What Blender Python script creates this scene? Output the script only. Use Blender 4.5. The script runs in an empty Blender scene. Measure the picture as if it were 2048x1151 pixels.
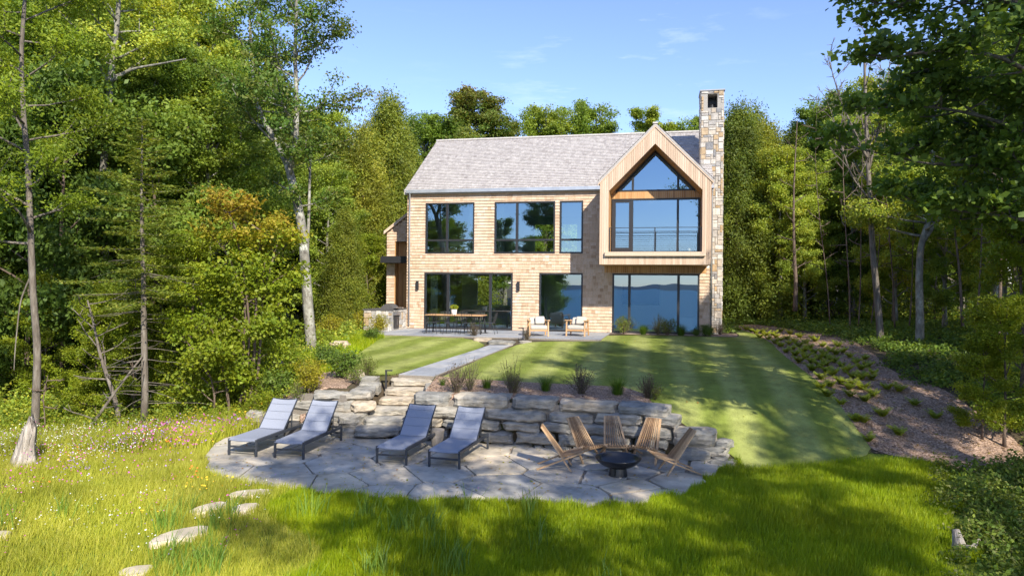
import bpy, math, random
import numpy as np
from mathutils import Matrix, Vector
R = math.radians
# ------------------------------------------------------------------ camera, sky, sun, exposure
F_PX, ROLL, CZ, HOR = 1390.0, 0.0097, 1.88, 574.0
TH = math.atan(F_PX / 6524)
scene = bpy.context.scene
col = scene.collection
cam = bpy.data.cameras.new("camera"); camo = bpy.data.objects.new("camera", cam); col.objects.link(camo)
cam.sensor_width = 36.0; cam.lens = F_PX / 2048 * 36; cam.shift_y = -1.5 / 2048
cam.clip_start = 0.1; cam.clip_end = 9000
c_, s_ = math.cos(ROLL), math.sin(ROLL)
camo.matrix_world = Matrix(((c_, -s_, 0, 0), (0, 0, -1, 0), (s_, c_, 0, CZ), (0, 0, 0, 1)))
scene.camera = camo
U = np.array([math.cos(TH), -math.sin(TH), 0.0]); N = np.array([math.sin(TH), math.cos(TH), 0.0])
TS = 1.41 * U - 2.0 * N + np.array([0, 0, 1.73]); TS /= np.linalg.norm(TS)      # towards the sun
SUN_EL = math.asin(TS[2]); SUN_AZ = math.atan2(TS[0], TS[1])
world = bpy.data.worlds.new("World"); scene.world = world; world.use_nodes = True
SKY_STRENGTH, SUN_STRENGTH, EXPOSURE = 0.15, 3.6, 1.15
wn = world.node_tree; wn.nodes.clear()
def wnode(t, **k):
    n = wn.nodes.new(t)
    for a, b in k.items(): setattr(n, a, b)
    return n
w_out = wnode('ShaderNodeOutputWorld'); w_bg = wnode('ShaderNodeBackground'); w_sky = wnode('ShaderNodeTexSky', sky_type='NISHITA')
w_sky.sun_disc = False; w_sky.sun_elevation = SUN_EL; w_sky.sun_rotation = SUN_AZ; w_sky.altitude = 200
w_sky.air_density = 1.0; w_sky.dust_density = 0.3; w_sky.ozone_density = 5.0
w_bg.inputs[1].default_value = SKY_STRENGTH
w_tc = wnode('ShaderNodeTexCoord')
w_map = wnode('ShaderNodeMapping'); w_map.inputs['Rotation'].default_value = (0, R(10), 0); w_map.inputs['Scale'].default_value = (5, 5, 26)
w_no = wnode('ShaderNodeTexNoise'); w_no.inputs['Scale'].default_value = 1.3; w_no.inputs['Detail'].default_value = 7; w_no.inputs['Roughness'].default_value = 0.62
w_rp = wnode('ShaderNodeMapRange'); w_rp.inputs['From Min'].default_value = 0.56; w_rp.inputs['From Max'].default_value = 0.82; w_rp.inputs['To Max'].default_value = 0.5
w_mix = wnode('ShaderNodeMixRGB'); w_mix.inputs[2].default_value = (4.4, 4.8, 5.6, 1)
# thin cirrus only in one patch of the sky
w_dot = wnode('ShaderNodeVectorMath', operation='DISTANCE')
cd = Vector((0.15, 1.0, 0.345)).normalized(); w_dot.inputs[1].default_value = cd
w_pr = wnode('ShaderNodeMapRange'); w_pr.inputs['From Min'].default_value = 0.03; w_pr.inputs['From Max'].default_value = 0.22; w_pr.inputs['To Min'].default_value = 1.0; w_pr.inputs['To Max'].default_value = 0.12
w_mul = wnode('ShaderNodeMath', operation='MULTIPLY')
L = wn.links.new
L(w_tc.outputs['Generated'], w_map.inputs[0]); L(w_map.outputs[0], w_no.inputs['Vector']); L(w_no.outputs[0], w_rp.inputs[0])
L(w_tc.outputs['Generated'], w_dot.inputs[0]); L(w_dot.outputs['Value'], w_pr.inputs[0]); L(w_rp.outputs[0], w_mul.inputs[0]); L(w_pr.outputs[0], w_mul.inputs[1])
w_tn = wnode('ShaderNodeVectorMath', operation='MULTIPLY'); w_tn.inputs[1].default_value = (0.88, 0.77, 0.83); L(w_sky.outputs[0], w_tn.inputs[0])
L(w_mul.outputs[0], w_mix.inputs[0]); L(w_tn.outputs[0], w_mix.inputs[1]); L(w_mix.outputs[0], w_bg.inputs[0]); L(w_bg.outputs[0], w_out.inputs[0])
sl = bpy.data.lights.new("sun", 'SUN'); sl.energy = SUN_STRENGTH; sl.angle = R(0.55); sl.color = (1.0, 0.93, 0.80)
so = bpy.data.objects.new("sun", sl); col.objects.link(so); so.rotation_euler = Vector(TS).to_track_quat('Z', 'Y').to_euler(); so.location = (20, -20, 30)
scene.view_settings.view_transform = 'Standard'; scene.view_settings.look = 'None'
scene.view_settings.exposure = EXPOSURE; scene.view_settings.gamma = 1.0
scene.render.engine = 'CYCLES'
scene.cycles.max_bounces = 7; scene.cycles.transparent_max_bounces = 10; scene.cycles.diffuse_bounces = 3; scene.cycles.glossy_bounces = 3
scene.cycles.transmission_bounces = 3
rng = np.random.default_rng(7); random.seed(7)

# ------------------------------------------------------------------ object helpers
def link(o, parent=None):
    col.objects.link(o)
    if parent is not None: o.parent = parent
    return o
def tag(o, label=None, cat=None, group=None, kind=None):
    if label: o['label'] = label
    if cat: o['category'] = cat
    if group: o['group'] = group
    if kind: o['kind'] = kind
    return o
def empty(name, loc=(0, 0, 0), rz=0.0, label=None, cat=None, group=None):
    o = bpy.data.objects.new(name, None); col.objects.link(o); o.location = loc; o.rotation_euler = (0, 0, rz); o.empty_display_size = 0.2
    return tag(o, label, cat, group)
def copy_tree(o, parent=None):
    c = o.copy(); col.objects.link(c); c.parent = parent
    for ch in [x for x in KIDS.get(o.name, [])]: KIDS.setdefault(c.name, []).append(copy_tree(ch, c))
    return c
KIDS = {}
def quads_mesh(name, V, tint=None, mats=(), midx=None, smooth=False, n=4):
    """V (K*n,3) numpy: K separate n-gons."""
    V = np.ascontiguousarray(V, dtype=np.float32); k = len(V) // n
    me = bpy.data.meshes.new(name); me.vertices.add(len(V)); me.vertices.foreach_set('co', V.ravel())
    me.loops.add(k * n); me.loops.foreach_set('vertex_index', np.arange(k * n, dtype=np.int32))
    me.polygons.add(k); me.polygons.foreach_set('loop_start', np.arange(0, k * n, n, dtype=np.int32))
    if tint is not None:
        a = me.attributes.new('tint', 'FLOAT', 'FACE'); a.data.foreach_set('value', np.ascontiguousarray(tint, dtype=np.float32))
    for m in mats: me.materials.append(m)
    if midx is not None: me.polygons.foreach_set('material_index', np.ascontiguousarray(midx, dtype=np.int32))
    me.update(calc_edges=True)
    return me
class Geo:
    def __init__(s): s.v = []; s.f = []; s.t = []; s.m = []; s.cur = 0.5; s.mi = 0
    def add(s, vs, fs, t=None, m=None):
        b = len(s.v); s.v.extend([tuple(map(float, p)) for p in vs])
        for f in fs: s.f.append([b + i for i in f]); s.t.append(s.cur if t is None else t); s.m.append(s.mi if m is None else m)
    def box(s, x0, x1, y0, y1, z0, z1, t=None, m=None):
        vs = [(x0, y0, z0), (x1, y0, z0), (x1, y1, z0), (x0, y1, z0), (x0, y0, z1), (x1, y0, z1), (x1, y1, z1), (x0, y1, z1)]
        s.add(vs, [(0, 3, 2, 1), (4, 5, 6, 7), (0, 1, 5, 4), (1, 2, 6, 5), (2, 3, 7, 6), (3, 0, 4, 7)], t, m)
    def bar(s, a, b, w, h, up=(0, 0, 1), t=None, m=None):
        a = Vector(a); b = Vector(b); d = (b - a).normalized(); x = d.cross(Vector(up))
        if x.length < 1e-4: x = d.cross(Vector((0, 1, 0)))
        x.normalize(); y = x.cross(d); x *= w / 2; y *= h / 2
        vs = [a - x - y, a + x - y, a + x + y, a - x + y, b - x - y, b + x - y, b + x + y, b - x + y]
        s.add(vs, [(0, 3, 2, 1), (4, 5, 6, 7), (0, 1, 5, 4), (1, 2, 6, 5), (2, 3, 7, 6), (3, 0, 4, 7)], t, m)
    def tube(s, pts, rads, sides=6, t=None, m=None):
        pts = np.array(pts, float); n = len(pts); rads = np.broadcast_to(rads, (n,))
        d = np.gradient(pts, axis=0); d /= np.linalg.norm(d, axis=1)[:, None] + 1e-9
        ref = np.array([1.0, 0.13, 0.07]) if abs(d[0][0]) < 0.8 else np.array([0.1, 1.0, 0.1])
        vs = []; a = np.arange(sides) * 2 * math.pi / sides
        for i in range(n):
            x = ref - d[i] * (ref @ d[i]); x /= np.linalg.norm(x) + 1e-9; y = np.cross(d[i], x)
            for q in a: vs.append(pts[i] + rads[i] * (math.cos(q) * x + math.sin(q) * y))
        fs = [(i * sides + j, i * sides + (j + 1) % sides, (i + 1) * sides + (j + 1) % sides, (i + 1) * sides + j) for i in range(n - 1) for j in range(sides)]
        fs.append(tuple(range(sides))[::-1]); fs.append(tuple(range((n - 1) * sides, n * sides)))
        s.add(vs, fs, t, m)
    def lathe(s, prof, seg=24, c=(0, 0, 0), t=None, m=None):
        vs = [(c[0] + r * math.cos(2 * math.pi * k / seg), c[1] + r * math.sin(2 * math.pi * k / seg), c[2] + z) for r, z in prof for k in range(seg)]
        fs = [(i * seg + k, i * seg + (k + 1) % seg, (i + 1) * seg + (k + 1) % seg, (i + 1) * seg + k) for i in range(len(prof) - 1) for k in range(seg)]
        s.add(vs, fs, t, m)
    def prism(s, poly, z0, z1, t=None, m=None):
        n = len(poly); vs = [(p[0], p[1], z0) for p in poly] + [(p[0], p[1], z1) for p in poly]
        s.add(vs, [tuple(range(n))[::-1], tuple(range(n, 2 * n))] + [(i, (i + 1) % n, n + (i + 1) % n, n + i) for i in range(n)], t, m)
    def build(s, name, mats, parent=None, smooth=False, bevel=0.0, loc=None):
        me = bpy.data.meshes.new(name); me.from_pydata(s.v, [], s.f)
        a = me.attributes.new('tint', 'FLOAT', 'FACE'); a.data.foreach_set('value', np.array(s.t, dtype=np.float32))
        for mm in (mats if isinstance(mats, (list, tuple)) else [mats]): me.materials.append(mm)
        me.polygons.foreach_set('material_index', np.array(s.m, dtype=np.int32))
        if smooth: me.polygons.foreach_set('use_smooth', [True] * len(me.polygons))
        me.update(); o = bpy.data.objects.new(name, me); link(o, parent)
        if parent is not None: KIDS.setdefault(parent.name, []).append(o)
        if loc is not None: o.location = loc
        if bevel:
            b = o.modifiers.new('b', 'BEVEL'); b.width = bevel; b.segments = 2; b.limit_method = 'ANGLE'; b.angle_limit = R(40)
        return o
def mesh_obj(name, me, parent=None):
    o = bpy.data.objects.new(name, me); link(o, parent)
    if parent is not None: KIDS.setdefault(parent.name, []).append(o)
    return o
# ------------------------------------------------------------------ materials
MATS = {}
def mat(name, c1, c2=None, rough=0.7, scale=5.0, detail=4.0, stretch=(1, 1, 1), bump=0.0, bscale=None, metal=0.0, tint=None, spec=0.5,
        transl=0.0, objrand=0.0, c3=None, sheen=0.0, coord='Object', contrast=(0.3, 0.7), coat=0.0, tvar=0.5, stain=None):
    """c1..c2 by noise; tint=(ca, cb[,cc..]): ramp over the face attribute, noise multiplies it."""
    m = bpy.data.materials.new(name); m.use_nodes = True; nt = m.node_tree; b = nt.nodes['Principled BSDF']; lk = nt.links.new
    def nd(t, **k):
        n = nt.nodes.new(t)
        for a, q in k.items(): setattr(n, a, q)
        return n
    b.inputs['Roughness'].default_value = rough; b.inputs['Metallic'].default_value = metal
    b.inputs['Specular IOR Level'].default_value = spec; b.inputs['Coat Weight'].default_value = coat
    tc = nd('ShaderNodeTexCoord'); mp = nd('ShaderNodeMapping'); mp.inputs['Scale'].default_value = stretch
    lk(tc.outputs[coord], mp.inputs[0])
    no = nd('ShaderNodeTexNoise'); no.inputs['Scale'].default_value = scale; no.inputs['Detail'].default_value = detail; no.inputs['Roughness'].default_value = 0.6
    lk(mp.outputs[0], no.inputs['Vector'])
    out = None
    if tint:
        at = nd('ShaderNodeAttribute'); at.attribute_name = 'tint'; cr = nd('ShaderNodeValToRGB')
        for i, cc in enumerate(tint):
            p = i / (len(tint) - 1)
            e = cr.color_ramp.elements[0] if i == 0 else (cr.color_ramp.elements[-1] if i == len(tint) - 1 else cr.color_ramp.elements.new(p))
            e.position = p; e.color = (*cc, 1)
        src = at.outputs['Fac']
        if objrand:
            oi = nd('ShaderNodeObjectInfo'); ma = nd('ShaderNodeMath', operation='MULTIPLY_ADD'); ma.inputs[1].default_value = objrand; ma.inputs[2].default_value = -objrand / 2
            lk(oi.outputs['Random'], ma.inputs[0]); ad = nd('ShaderNodeMath', operation='ADD', use_clamp=True); lk(src, ad.inputs[0]); lk(ma.outputs[0], ad.inputs[1]); src = ad.outputs[0]
        lk(src, cr.inputs[0]); out = cr.outputs[0]
        if tvar:
            mr = nd('ShaderNodeMapRange'); mr.inputs['From Min'].default_value = 0.3; mr.inputs['From Max'].default_value = 0.7
            mr.inputs['To Min'].default_value = 1 - tvar; mr.inputs['To Max'].default_value = 1 + tvar * 0.6
            lk(no.outputs[0], mr.inputs[0]); mx = nd('ShaderNodeVectorMath', operation='SCALE'); lk(out, mx.inputs[0]); lk(mr.outputs[0], mx.inputs['Scale']); out = mx.outputs[0]
    elif c2 is not None:
        cr = nd('ShaderNodeValToRGB'); cr.color_ramp.elements[0].position = contrast[0]; cr.color_ramp.elements[1].position = contrast[1]
        cr.color_ramp.elements[0].color = (*c1, 1); cr.color_ramp.elements[1].color = (*c2, 1)
        if c3: e = cr.color_ramp.elements.new(sum(contrast) / 2); e.color = (*c3, 1)
        lk(no.outputs[0], cr.inputs[0]); out = cr.outputs[0]
    if stain and out is not None:
        for (sc_, ss, lo, hi, amt) in stain:
            n3 = nd('ShaderNodeTexNoise'); n3.inputs['Scale'].default_value = ss; n3.inputs['Detail'].default_value = 8; n3.inputs['Roughness'].default_value = 0.7; lk(mp.outputs[0], n3.inputs['Vector'])
            m3 = nd('ShaderNodeMapRange'); m3.inputs['From Min'].default_value = lo; m3.inputs['From Max'].default_value = hi; m3.inputs['To Max'].default_value = amt; lk(n3.outputs[0], m3.inputs[0])
            x3 = nd('ShaderNodeMixRGB'); x3.inputs[2].default_value = (*sc_, 1); lk(m3.outputs[0], x3.inputs[0]); lk(out, x3.inputs[1]); out = x3.outputs[0]
    if out is not None: lk(out, b.inputs['Base Color'])
    else: b.inputs['Base Color'].default_value = (*c1, 1)
    if bump:
        n2 = nd('ShaderNodeTexNoise'); n2.inputs['Scale'].default_value = bscale or scale * 3; n2.inputs['Detail'].default_value = 6
        lk(mp.outputs[0], n2.inputs['Vector']); bp = nd('ShaderNodeBump'); bp.inputs['Strength'].default_value = bump; bp.inputs['Distance'].default_value = 0.03
        lk(n2.outputs[0], bp.inputs['Height']); lk(bp.outputs[0], b.inputs['Normal'])
    if transl:
        tr = nd('ShaderNodeBsdfTranslucent'); ms = nd('ShaderNodeMixShader'); ms.inputs[0].default_value = transl
        if out is not None:
            sc = nd('ShaderNodeVectorMath', operation='MULTIPLY'); sc.inputs[1].default_value = (1.5, 1.35, 0.6); lk(out, sc.inputs[0]); lk(sc.outputs[0], tr.inputs[0])
        else: tr.inputs[0].default_value = (*c1, 1)
        lk(b.outputs[0], ms.inputs[1]); lk(tr.outputs[0], ms.inputs[2]); lk(ms.outputs[0], nt.nodes['Material Output'].inputs[0])
    MATS[name] = m
    m['nodes_out'] = 1
    return m
M_wallsh = mat('cedar_wall_shingle', (0.6, 0.42, 0.27), tint=[(0.39, 0.245, 0.145), (0.53, 0.37, 0.245), (0.60, 0.445, 0.315), (0.65, 0.515, 0.395)], stain=[((.42, .24, .12), 1.1, .55, .75, .45), ((.60, .53, .45), .5, .5, .75, .35)], rough=0.75, scale=26, stretch=(1, 1, 0.12), bump=0.25, bscale=40, tvar=0.16)
M_roofsh = mat('weathered_roof_shingle', (0.4, 0.37, 0.36), tint=[(0.32, 0.29, 0.275), (0.40, 0.37, 0.355), (0.46, 0.43, 0.41), (0.53, 0.50, 0.475)], rough=0.85, scale=20, stretch=(1, .3, .3), bump=0.3, tvar=0.22)
M_board = mat('pale_cedar_board', (0.6, 0.43, 0.3), tint=[(0.48, 0.345, 0.24), (0.57, 0.42, 0.30), (0.63, 0.49, 0.37)], rough=0.6, scale=14, stretch=(6, 6, 0.3), bump=0.12, tvar=0.14)
M_orange = mat('oiled_cedar_board', (0.5, 0.27, 0.1), tint=[(0.42, 0.21, 0.075), (0.54, 0.29, 0.11), (0.60, 0.35, 0.15)], rough=0.5, scale=14, stretch=(6, 6, 0.3), bump=0.1, tvar=0.16)
M_black = mat('black_metal', (0.018, 0.018, 0.020), (0.03, 0.03, 0.032), rough=0.42, scale=30)
M_gutter = mat('galvanised_gutter', (0.42, 0.44, 0.47), (0.55, 0.57, 0.60), rough=0.4, scale=3, metal=0.6)
M_stone = mat('chimney_stone', (0.4, 0.36, 0.3), tint=[(0.17, 0.175, 0.19), (0.34, 0.325, 0.31), (0.46, 0.42, 0.37), (0.42, 0.30, 0.17), (0.56, 0.53, 0.48)], rough=0.9, scale=9, bump=0.5, bscale=26, tvar=0.28)
M_mortar = mat('mortar', (0.30, 0.28, 0.25), (0.38, 0.36, 0.33), rough=0.95, scale=20, bump=0.3)
M_ledge = mat('ledge_slab_stone', (0.3, 0.3, 0.3), tint=[(0.20, 0.20, 0.19), (0.30, 0.285, 0.25), (0.40, 0.36, 0.29), (0.50, 0.395, 0.27)], stain=[((.46, .37, .26), 1.4, .5, .66, .55), ((.60, .60, .56), 7.0, .6, .72, .6), ((.13, .12, .11), 3.0, .58, .75, .6)], rough=0.88, scale=3.0, detail=9, bump=1.0, bscale=7, tvar=0.55, coord='Object', stretch=(1, 1, 3.2))
M_flag = mat('flagstone', (0.3, 0.29, 0.27), tint=[(0.36, 0.345, 0.31), (0.48, 0.44, 0.37), (0.57, 0.50, 0.39), (0.63, 0.53, 0.38)], stain=[((.60, .49, .36), .9, .5, .66, .7), ((.20, .20, .20), 2.6, .58, .74, .55), ((.66, .64, .60), 6.0, .6, .74, .5)], rough=0.85, scale=1.6, detail=9, bump=0.5, bscale=9, tvar=0.5)
M_joint = mat('gravel_joint', (0.17, 0.145, 0.12), (0.32, 0.28, 0.23), rough=1.0, scale=60, bump=0.7, bscale=90)
M_bluestone = mat('bluestone_paving', (0.3, 0.31, 0.33), tint=[(0.25, 0.265, 0.29), (0.32, 0.33, 0.35), (0.38, 0.375, 0.37)], rough=0.75, scale=4, bump=0.15, tvar=0.18)
M_soil = mat('forest_floor', (0.030, 0.024, 0.013), (0.06, 0.07, 0.02), rough=1.0, scale=2.2, detail=8, bump=1.0, bscale=12, c3=(0.075, 0.052, 0.028))
M_mulch = mat('bark_mulch', (0.15, 0.092, 0.06), (0.60, 0.43, 0.32), rough=1.0, scale=24, detail=9, bump=1.0, bscale=45, c3=(0.36, 0.24, 0.17), contrast=(0.38, 0.64), stain=[((.62, .50, .40), 30, .62, .7, .8), ((.06, .04, .03), 3, .55, .75, .5)])
M_conc = mat('pale_concrete', (0.50, 0.42, 0.37), (0.58, 0.50, 0.45), rough=0.9, scale=8)
M_white = mat('white_paint', (0.72, 0.74, 0.70), rough=0.6)
M_cush = mat('cream_cushion', (0.42, 0.385, 0.33), (0.50, 0.46, 0.40), rough=0.95, scale=30, bump=0.15)
M_sling = mat('sling_fabric', (0.24, 0.26, 0.315), (0.29, 0.31, 0.365), rough=0.72, scale=180, bump=0.1)
M_dframe = mat('charcoal_frame', (0.032, 0.037, 0.047), (0.045, 0.05, 0.06), rough=0.45, scale=20)
M_teak = mat('teak', (0.50, 0.27, 0.12), tint=[(0.38, 0.20, 0.09), (0.52, 0.30, 0.14), (0.60, 0.38, 0.20)], rough=0.5, scale=12, stretch=(4, 4, 1), bump=0.1, tvar=0.18)
M_slat = mat('weathered_oak_slat', (0.4, 0.25, 0.13), tint=[(0.26, 0.15, 0.075), (0.42, 0.265, 0.14), (0.55, 0.37, 0.21)], rough=0.55, scale=10, stretch=(3, 3, 3), bump=0.1, tvar=0.22)
M_bowl = mat('black_steel', (0.008, 0.009, 0.013), rough=0.27, spec=0.6)
M_tabled = mat('dark_concrete', (0.065, 0.062, 0.062), (0.10, 0.095, 0.09), rough=0.85, scale=20, bump=0.2)
M_tableb = mat('beige_concrete', (0.24, 0.21, 0.18), (0.33, 0.29, 0.25), rough=0.9, scale=16, bump=0.25)
M_steel = mat('brushed_steel', (0.35, 0.35, 0.36), (0.45, 0.45, 0.46), rough=0.3, metal=0.9, scale=8)
M_bark = mat('grey_bark', (0.07, 0.058, 0.047), (0.24, 0.215, 0.18), rough=0.95, scale=7, stretch=(1.6, 1.6, 0.35), detail=7, bump=0.9, bscale=14, c3=(0.15, 0.125, 0.10))
M_lichen = mat('lichen_bark', (0.10, 0.09, 0.075), (0.42, 0.42, 0.36), rough=0.95, scale=3.4, stretch=(1.3, 1.3, 0.8), detail=7, bump=0.9, bscale=14, c3=(0.22, 0.205, 0.17), stain=[((.55, .56, .48), 2.2, .58, .66, .8), ((.07, .06, .05), 3.5, .6, .68, .8)])
M_brown = mat('brown_bark', (0.085, 0.055, 0.04), (0.20, 0.15, 0.115), rough=0.95, scale=8, stretch=(1.6, 1.6, 0.3), bump=0.8)
M_dead = mat('silvered_dead_wood', (0.16, 0.135, 0.11), (0.54, 0.48, 0.41), rough=0.95, scale=7, stretch=(2, 2, 0.3), bump=0.9)
M_yard = mat('white_ceramic', (0.78, 0.76, 0.72), rough=0.35)
LF = dict(rough=0.55, transl=0.42, scale=0.55, detail=2.0, spec=0.35)
M_lfgreen = mat('broad_leaves', (0, 0, 0), tint=[(0.121, 0.197, 0.035), (0.18, 0.28, 0.038), (0.344, 0.427, 0.053), (0.604, 0.549, 0.063)], objrand=0.5, tvar=0.35, **LF)
M_lfyel = mat('yellow_green_leaves', (0, 0, 0), tint=[(0.10, 0.17, 0.015), (0.20, 0.28, 0.018), (0.31, 0.35, 0.02), (0.42, 0.38, 0.03)], objrand=0.1, tvar=0.3, **LF)
M_lfred = mat('turning_leaves', (0, 0, 0), tint=[(0.047, 0.115, 0.016), (0.108, 0.203, 0.027), (0.203, 0.216, 0.041), (0.27, 0.135, 0.047)], objrand=0.1, tvar=0.3, **LF)
M_lfor = mat('orange_leaves', (0, 0, 0), tint=[(0.24, 0.29, 0.02), (0.36, 0.35, 0.03), (0.44, 0.30, 0.04), (0.46, 0.20, 0.05)], objrand=0.1, tvar=0.3, **LF)
M_cedar = mat('cedar_sprays', (0, 0, 0), tint=[(0.086, 0.14, 0.024), (0.165, 0.218, 0.028), (0.303, 0.323, 0.034), (0.506, 0.418, 0.056)], objrand=0.35, tvar=0.35, **LF)
M_fir = mat('fir_needles', (0, 0, 0), tint=[(0.091, 0.152, 0.028), (0.198, 0.262, 0.041), (0.333, 0.345, 0.055)], objrand=0.1, tvar=0.3, **LF)
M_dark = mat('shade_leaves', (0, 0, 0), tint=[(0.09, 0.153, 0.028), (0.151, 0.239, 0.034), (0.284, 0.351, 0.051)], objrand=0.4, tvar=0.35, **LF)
M_fern = mat('fern_fronds', (0, 0, 0), tint=[(0.182, 0.275, 0.037), (0.392, 0.474, 0.05), (0.664, 0.649, 0.074)], objrand=0.3, tvar=0.2, **LF)
M_lav = mat('dry_lavender', (0, 0, 0), tint=[(0.10, 0.075, 0.065), (0.20, 0.14, 0.125), (0.16, 0.17, 0.08), (0.30, 0.22, 0.20)], tvar=0.2, **LF)
M_clump = mat('clump_grass', (0, 0, 0), tint=[(0.05, 0.12, 0.012), (0.10, 0.19, 0.016), (0.17, 0.25, 0.02)], tvar=0.2, **LF)
M_shrubw = mat('weedy_shrub', (0, 0, 0), tint=[(0.09, 0.15, 0.02), (0.18, 0.23, 0.035), (0.28, 0.27, 0.10)], tvar=0.2, **LF)
M_gold = mat('golden_shrub', (0, 0, 0), tint=[(0.16, 0.21, 0.02), (0.36, 0.33, 0.025), (0.52, 0.37, 0.035)], tvar=0.2, **LF)
def grass_mat(name, ramp, tv=0.3, sc=0.5):
    return mat(name, (0, 0, 0), tint=ramp, rough=0.5, transl=0.38, scale=sc, detail=3, spec=0.3, tvar=tv, coord='Object')
M_tall = grass_mat('tall_grass', [(0.14, 0.23, 0.006), (0.24, 0.34, 0.008), (0.34, 0.42, 0.010), (0.44, 0.46, 0.02)])
M_mead = grass_mat('meadow_grass', [(0.22, 0.27, 0.03), (0.37, 0.40, 0.04), (0.50, 0.50, 0.07), (0.56, 0.52, 0.12)])
M_reed = grass_mat('broad_blades', [(0.09, 0.18, 0.03), (0.17, 0.28, 0.04), (0.27, 0.36, 0.05)])
M_short = grass_mat('mown_blades', [(0.13, 0.18, 0.025), (0.24, 0.28, 0.05), (0.36, 0.39, 0.10)], tv=0.2, sc=1.5)
M_turf = mat('tall_grass_turf', (0.10, 0.15, 0.008), (0.20, 0.25, 0.012), rough=0.95, scale=9, bump=0.5, bscale=50)

def flower_mat():
    m = bpy.data.materials.new('petals'); m.use_nodes = True; nt = m.node_tree; b = nt.nodes['Principled BSDF']
    at = nt.nodes.new('ShaderNodeAttribute'); at.attribute_name = 'tint'; cr = nt.nodes.new('ShaderNodeValToRGB'); cr.color_ramp.interpolation = 'CONSTANT'
    cols = [(0.0, (0.75, 0.74, 0.68)), (0.34, (0.60, 0.10, 0.42)), (0.62, (0.42, 0.22, 0.62)), (0.84, (0.75, 0.50, 0.03)), (0.94, (0.75, 0.22, 0.03))]
    for i, (p, c) in enumerate(cols):
        e = cr.color_ramp.elements[i] if i < 2 else cr.color_ramp.elements.new(p)
        e.position = p; e.color = (*c, 1)
    nt.links.new(at.outputs['Fac'], cr.inputs[0]); nt.links.new(cr.outputs[0], b.inputs['Base Color']); b.inputs['Roughness'].default_value = 0.7
    return m
M_petal = flower_mat()
def lawn_mat(rot=12):
    """mown stripes (a real property of how the blades lie), patchy turf."""
    m = bpy.data.materials.new('mown_lawn'); m.use_nodes = True; nt = m.node_tree; b = nt.nodes['Principled BSDF']; lk = nt.links.new
    tc = nt.nodes.new('ShaderNodeTexCoord'); mp = nt.nodes.new('ShaderNodeMapping'); mp.inputs['Rotation'].default_value = (0, 0, R(rot)); lk(tc.outputs['Object'], mp.inputs[0])
    wv = nt.nodes.new('ShaderNodeTexWave'); wv.wave_type = 'BANDS'; wv.bands_direction = 'X'; wv.inputs['Scale'].default_value = 0.24; wv.inputs['Distortion'].default_value = 1.1; wv.inputs['Detail'].default_value = 3
    wv.inputs['Detail Scale'].default_value = 1.2; lk(mp.outputs[0], wv.inputs[0])
    cr = nt.nodes.new('ShaderNodeValToRGB'); cr.color_ramp.elements[0].position = 0.2; cr.color_ramp.elements[1].position = 0.8
    cr.color_ramp.elements[0].color = (0.20, 0.245, 0.042, 1); cr.color_ramp.elements[1].color = (0.32, 0.35, 0.10, 1); lk(wv.outputs['Fac'], cr.inputs[0])
    no = nt.nodes.new('ShaderNodeTexNoise'); no.inputs['Scale'].default_value = 1.6; no.inputs['Detail'].default_value = 9; no.inputs['Roughness'].default_value = 0.75; lk(tc.outputs['Object'], no.inputs['Vector'])
    mr = nt.nodes.new('ShaderNodeMapRange'); mr.inputs['From Min'].default_value = 0.3; mr.inputs['From Max'].default_value = 0.7; mr.inputs['To Min'].default_value = 0.6; mr.inputs['To Max'].default_value = 1.35; lk(no.outputs[0], mr.inputs[0])
    sc = nt.nodes.new('ShaderNodeVectorMath'); sc.operation = 'SCALE'; lk(cr.outputs[0], sc.inputs[0]); lk(mr.outputs[0], sc.inputs['Scale']); lk(sc.outputs[0], b.inputs['Base Color'])
    n2 = nt.nodes.new('ShaderNodeTexNoise'); n2.inputs['Scale'].default_value = 45; n2.inputs['Detail'].default_value = 4; lk(tc.outputs['Object'], n2.inputs['Vector'])
    bp = nt.nodes.new('ShaderNodeBump'); bp.inputs['Strength'].default_value = 0.8; bp.inputs['Distance'].default_value = 0.04; lk(n2.outputs[0], bp.inputs['Height']); lk(bp.outputs[0], b.inputs['Normal'])
    b.inputs['Roughness'].default_value = 0.9; b.inputs['Specular IOR Level'].default_value = 0.2
    return m
M_lawn = lawn_mat(12); M_lawn2 = lawn_mat(27)
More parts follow.
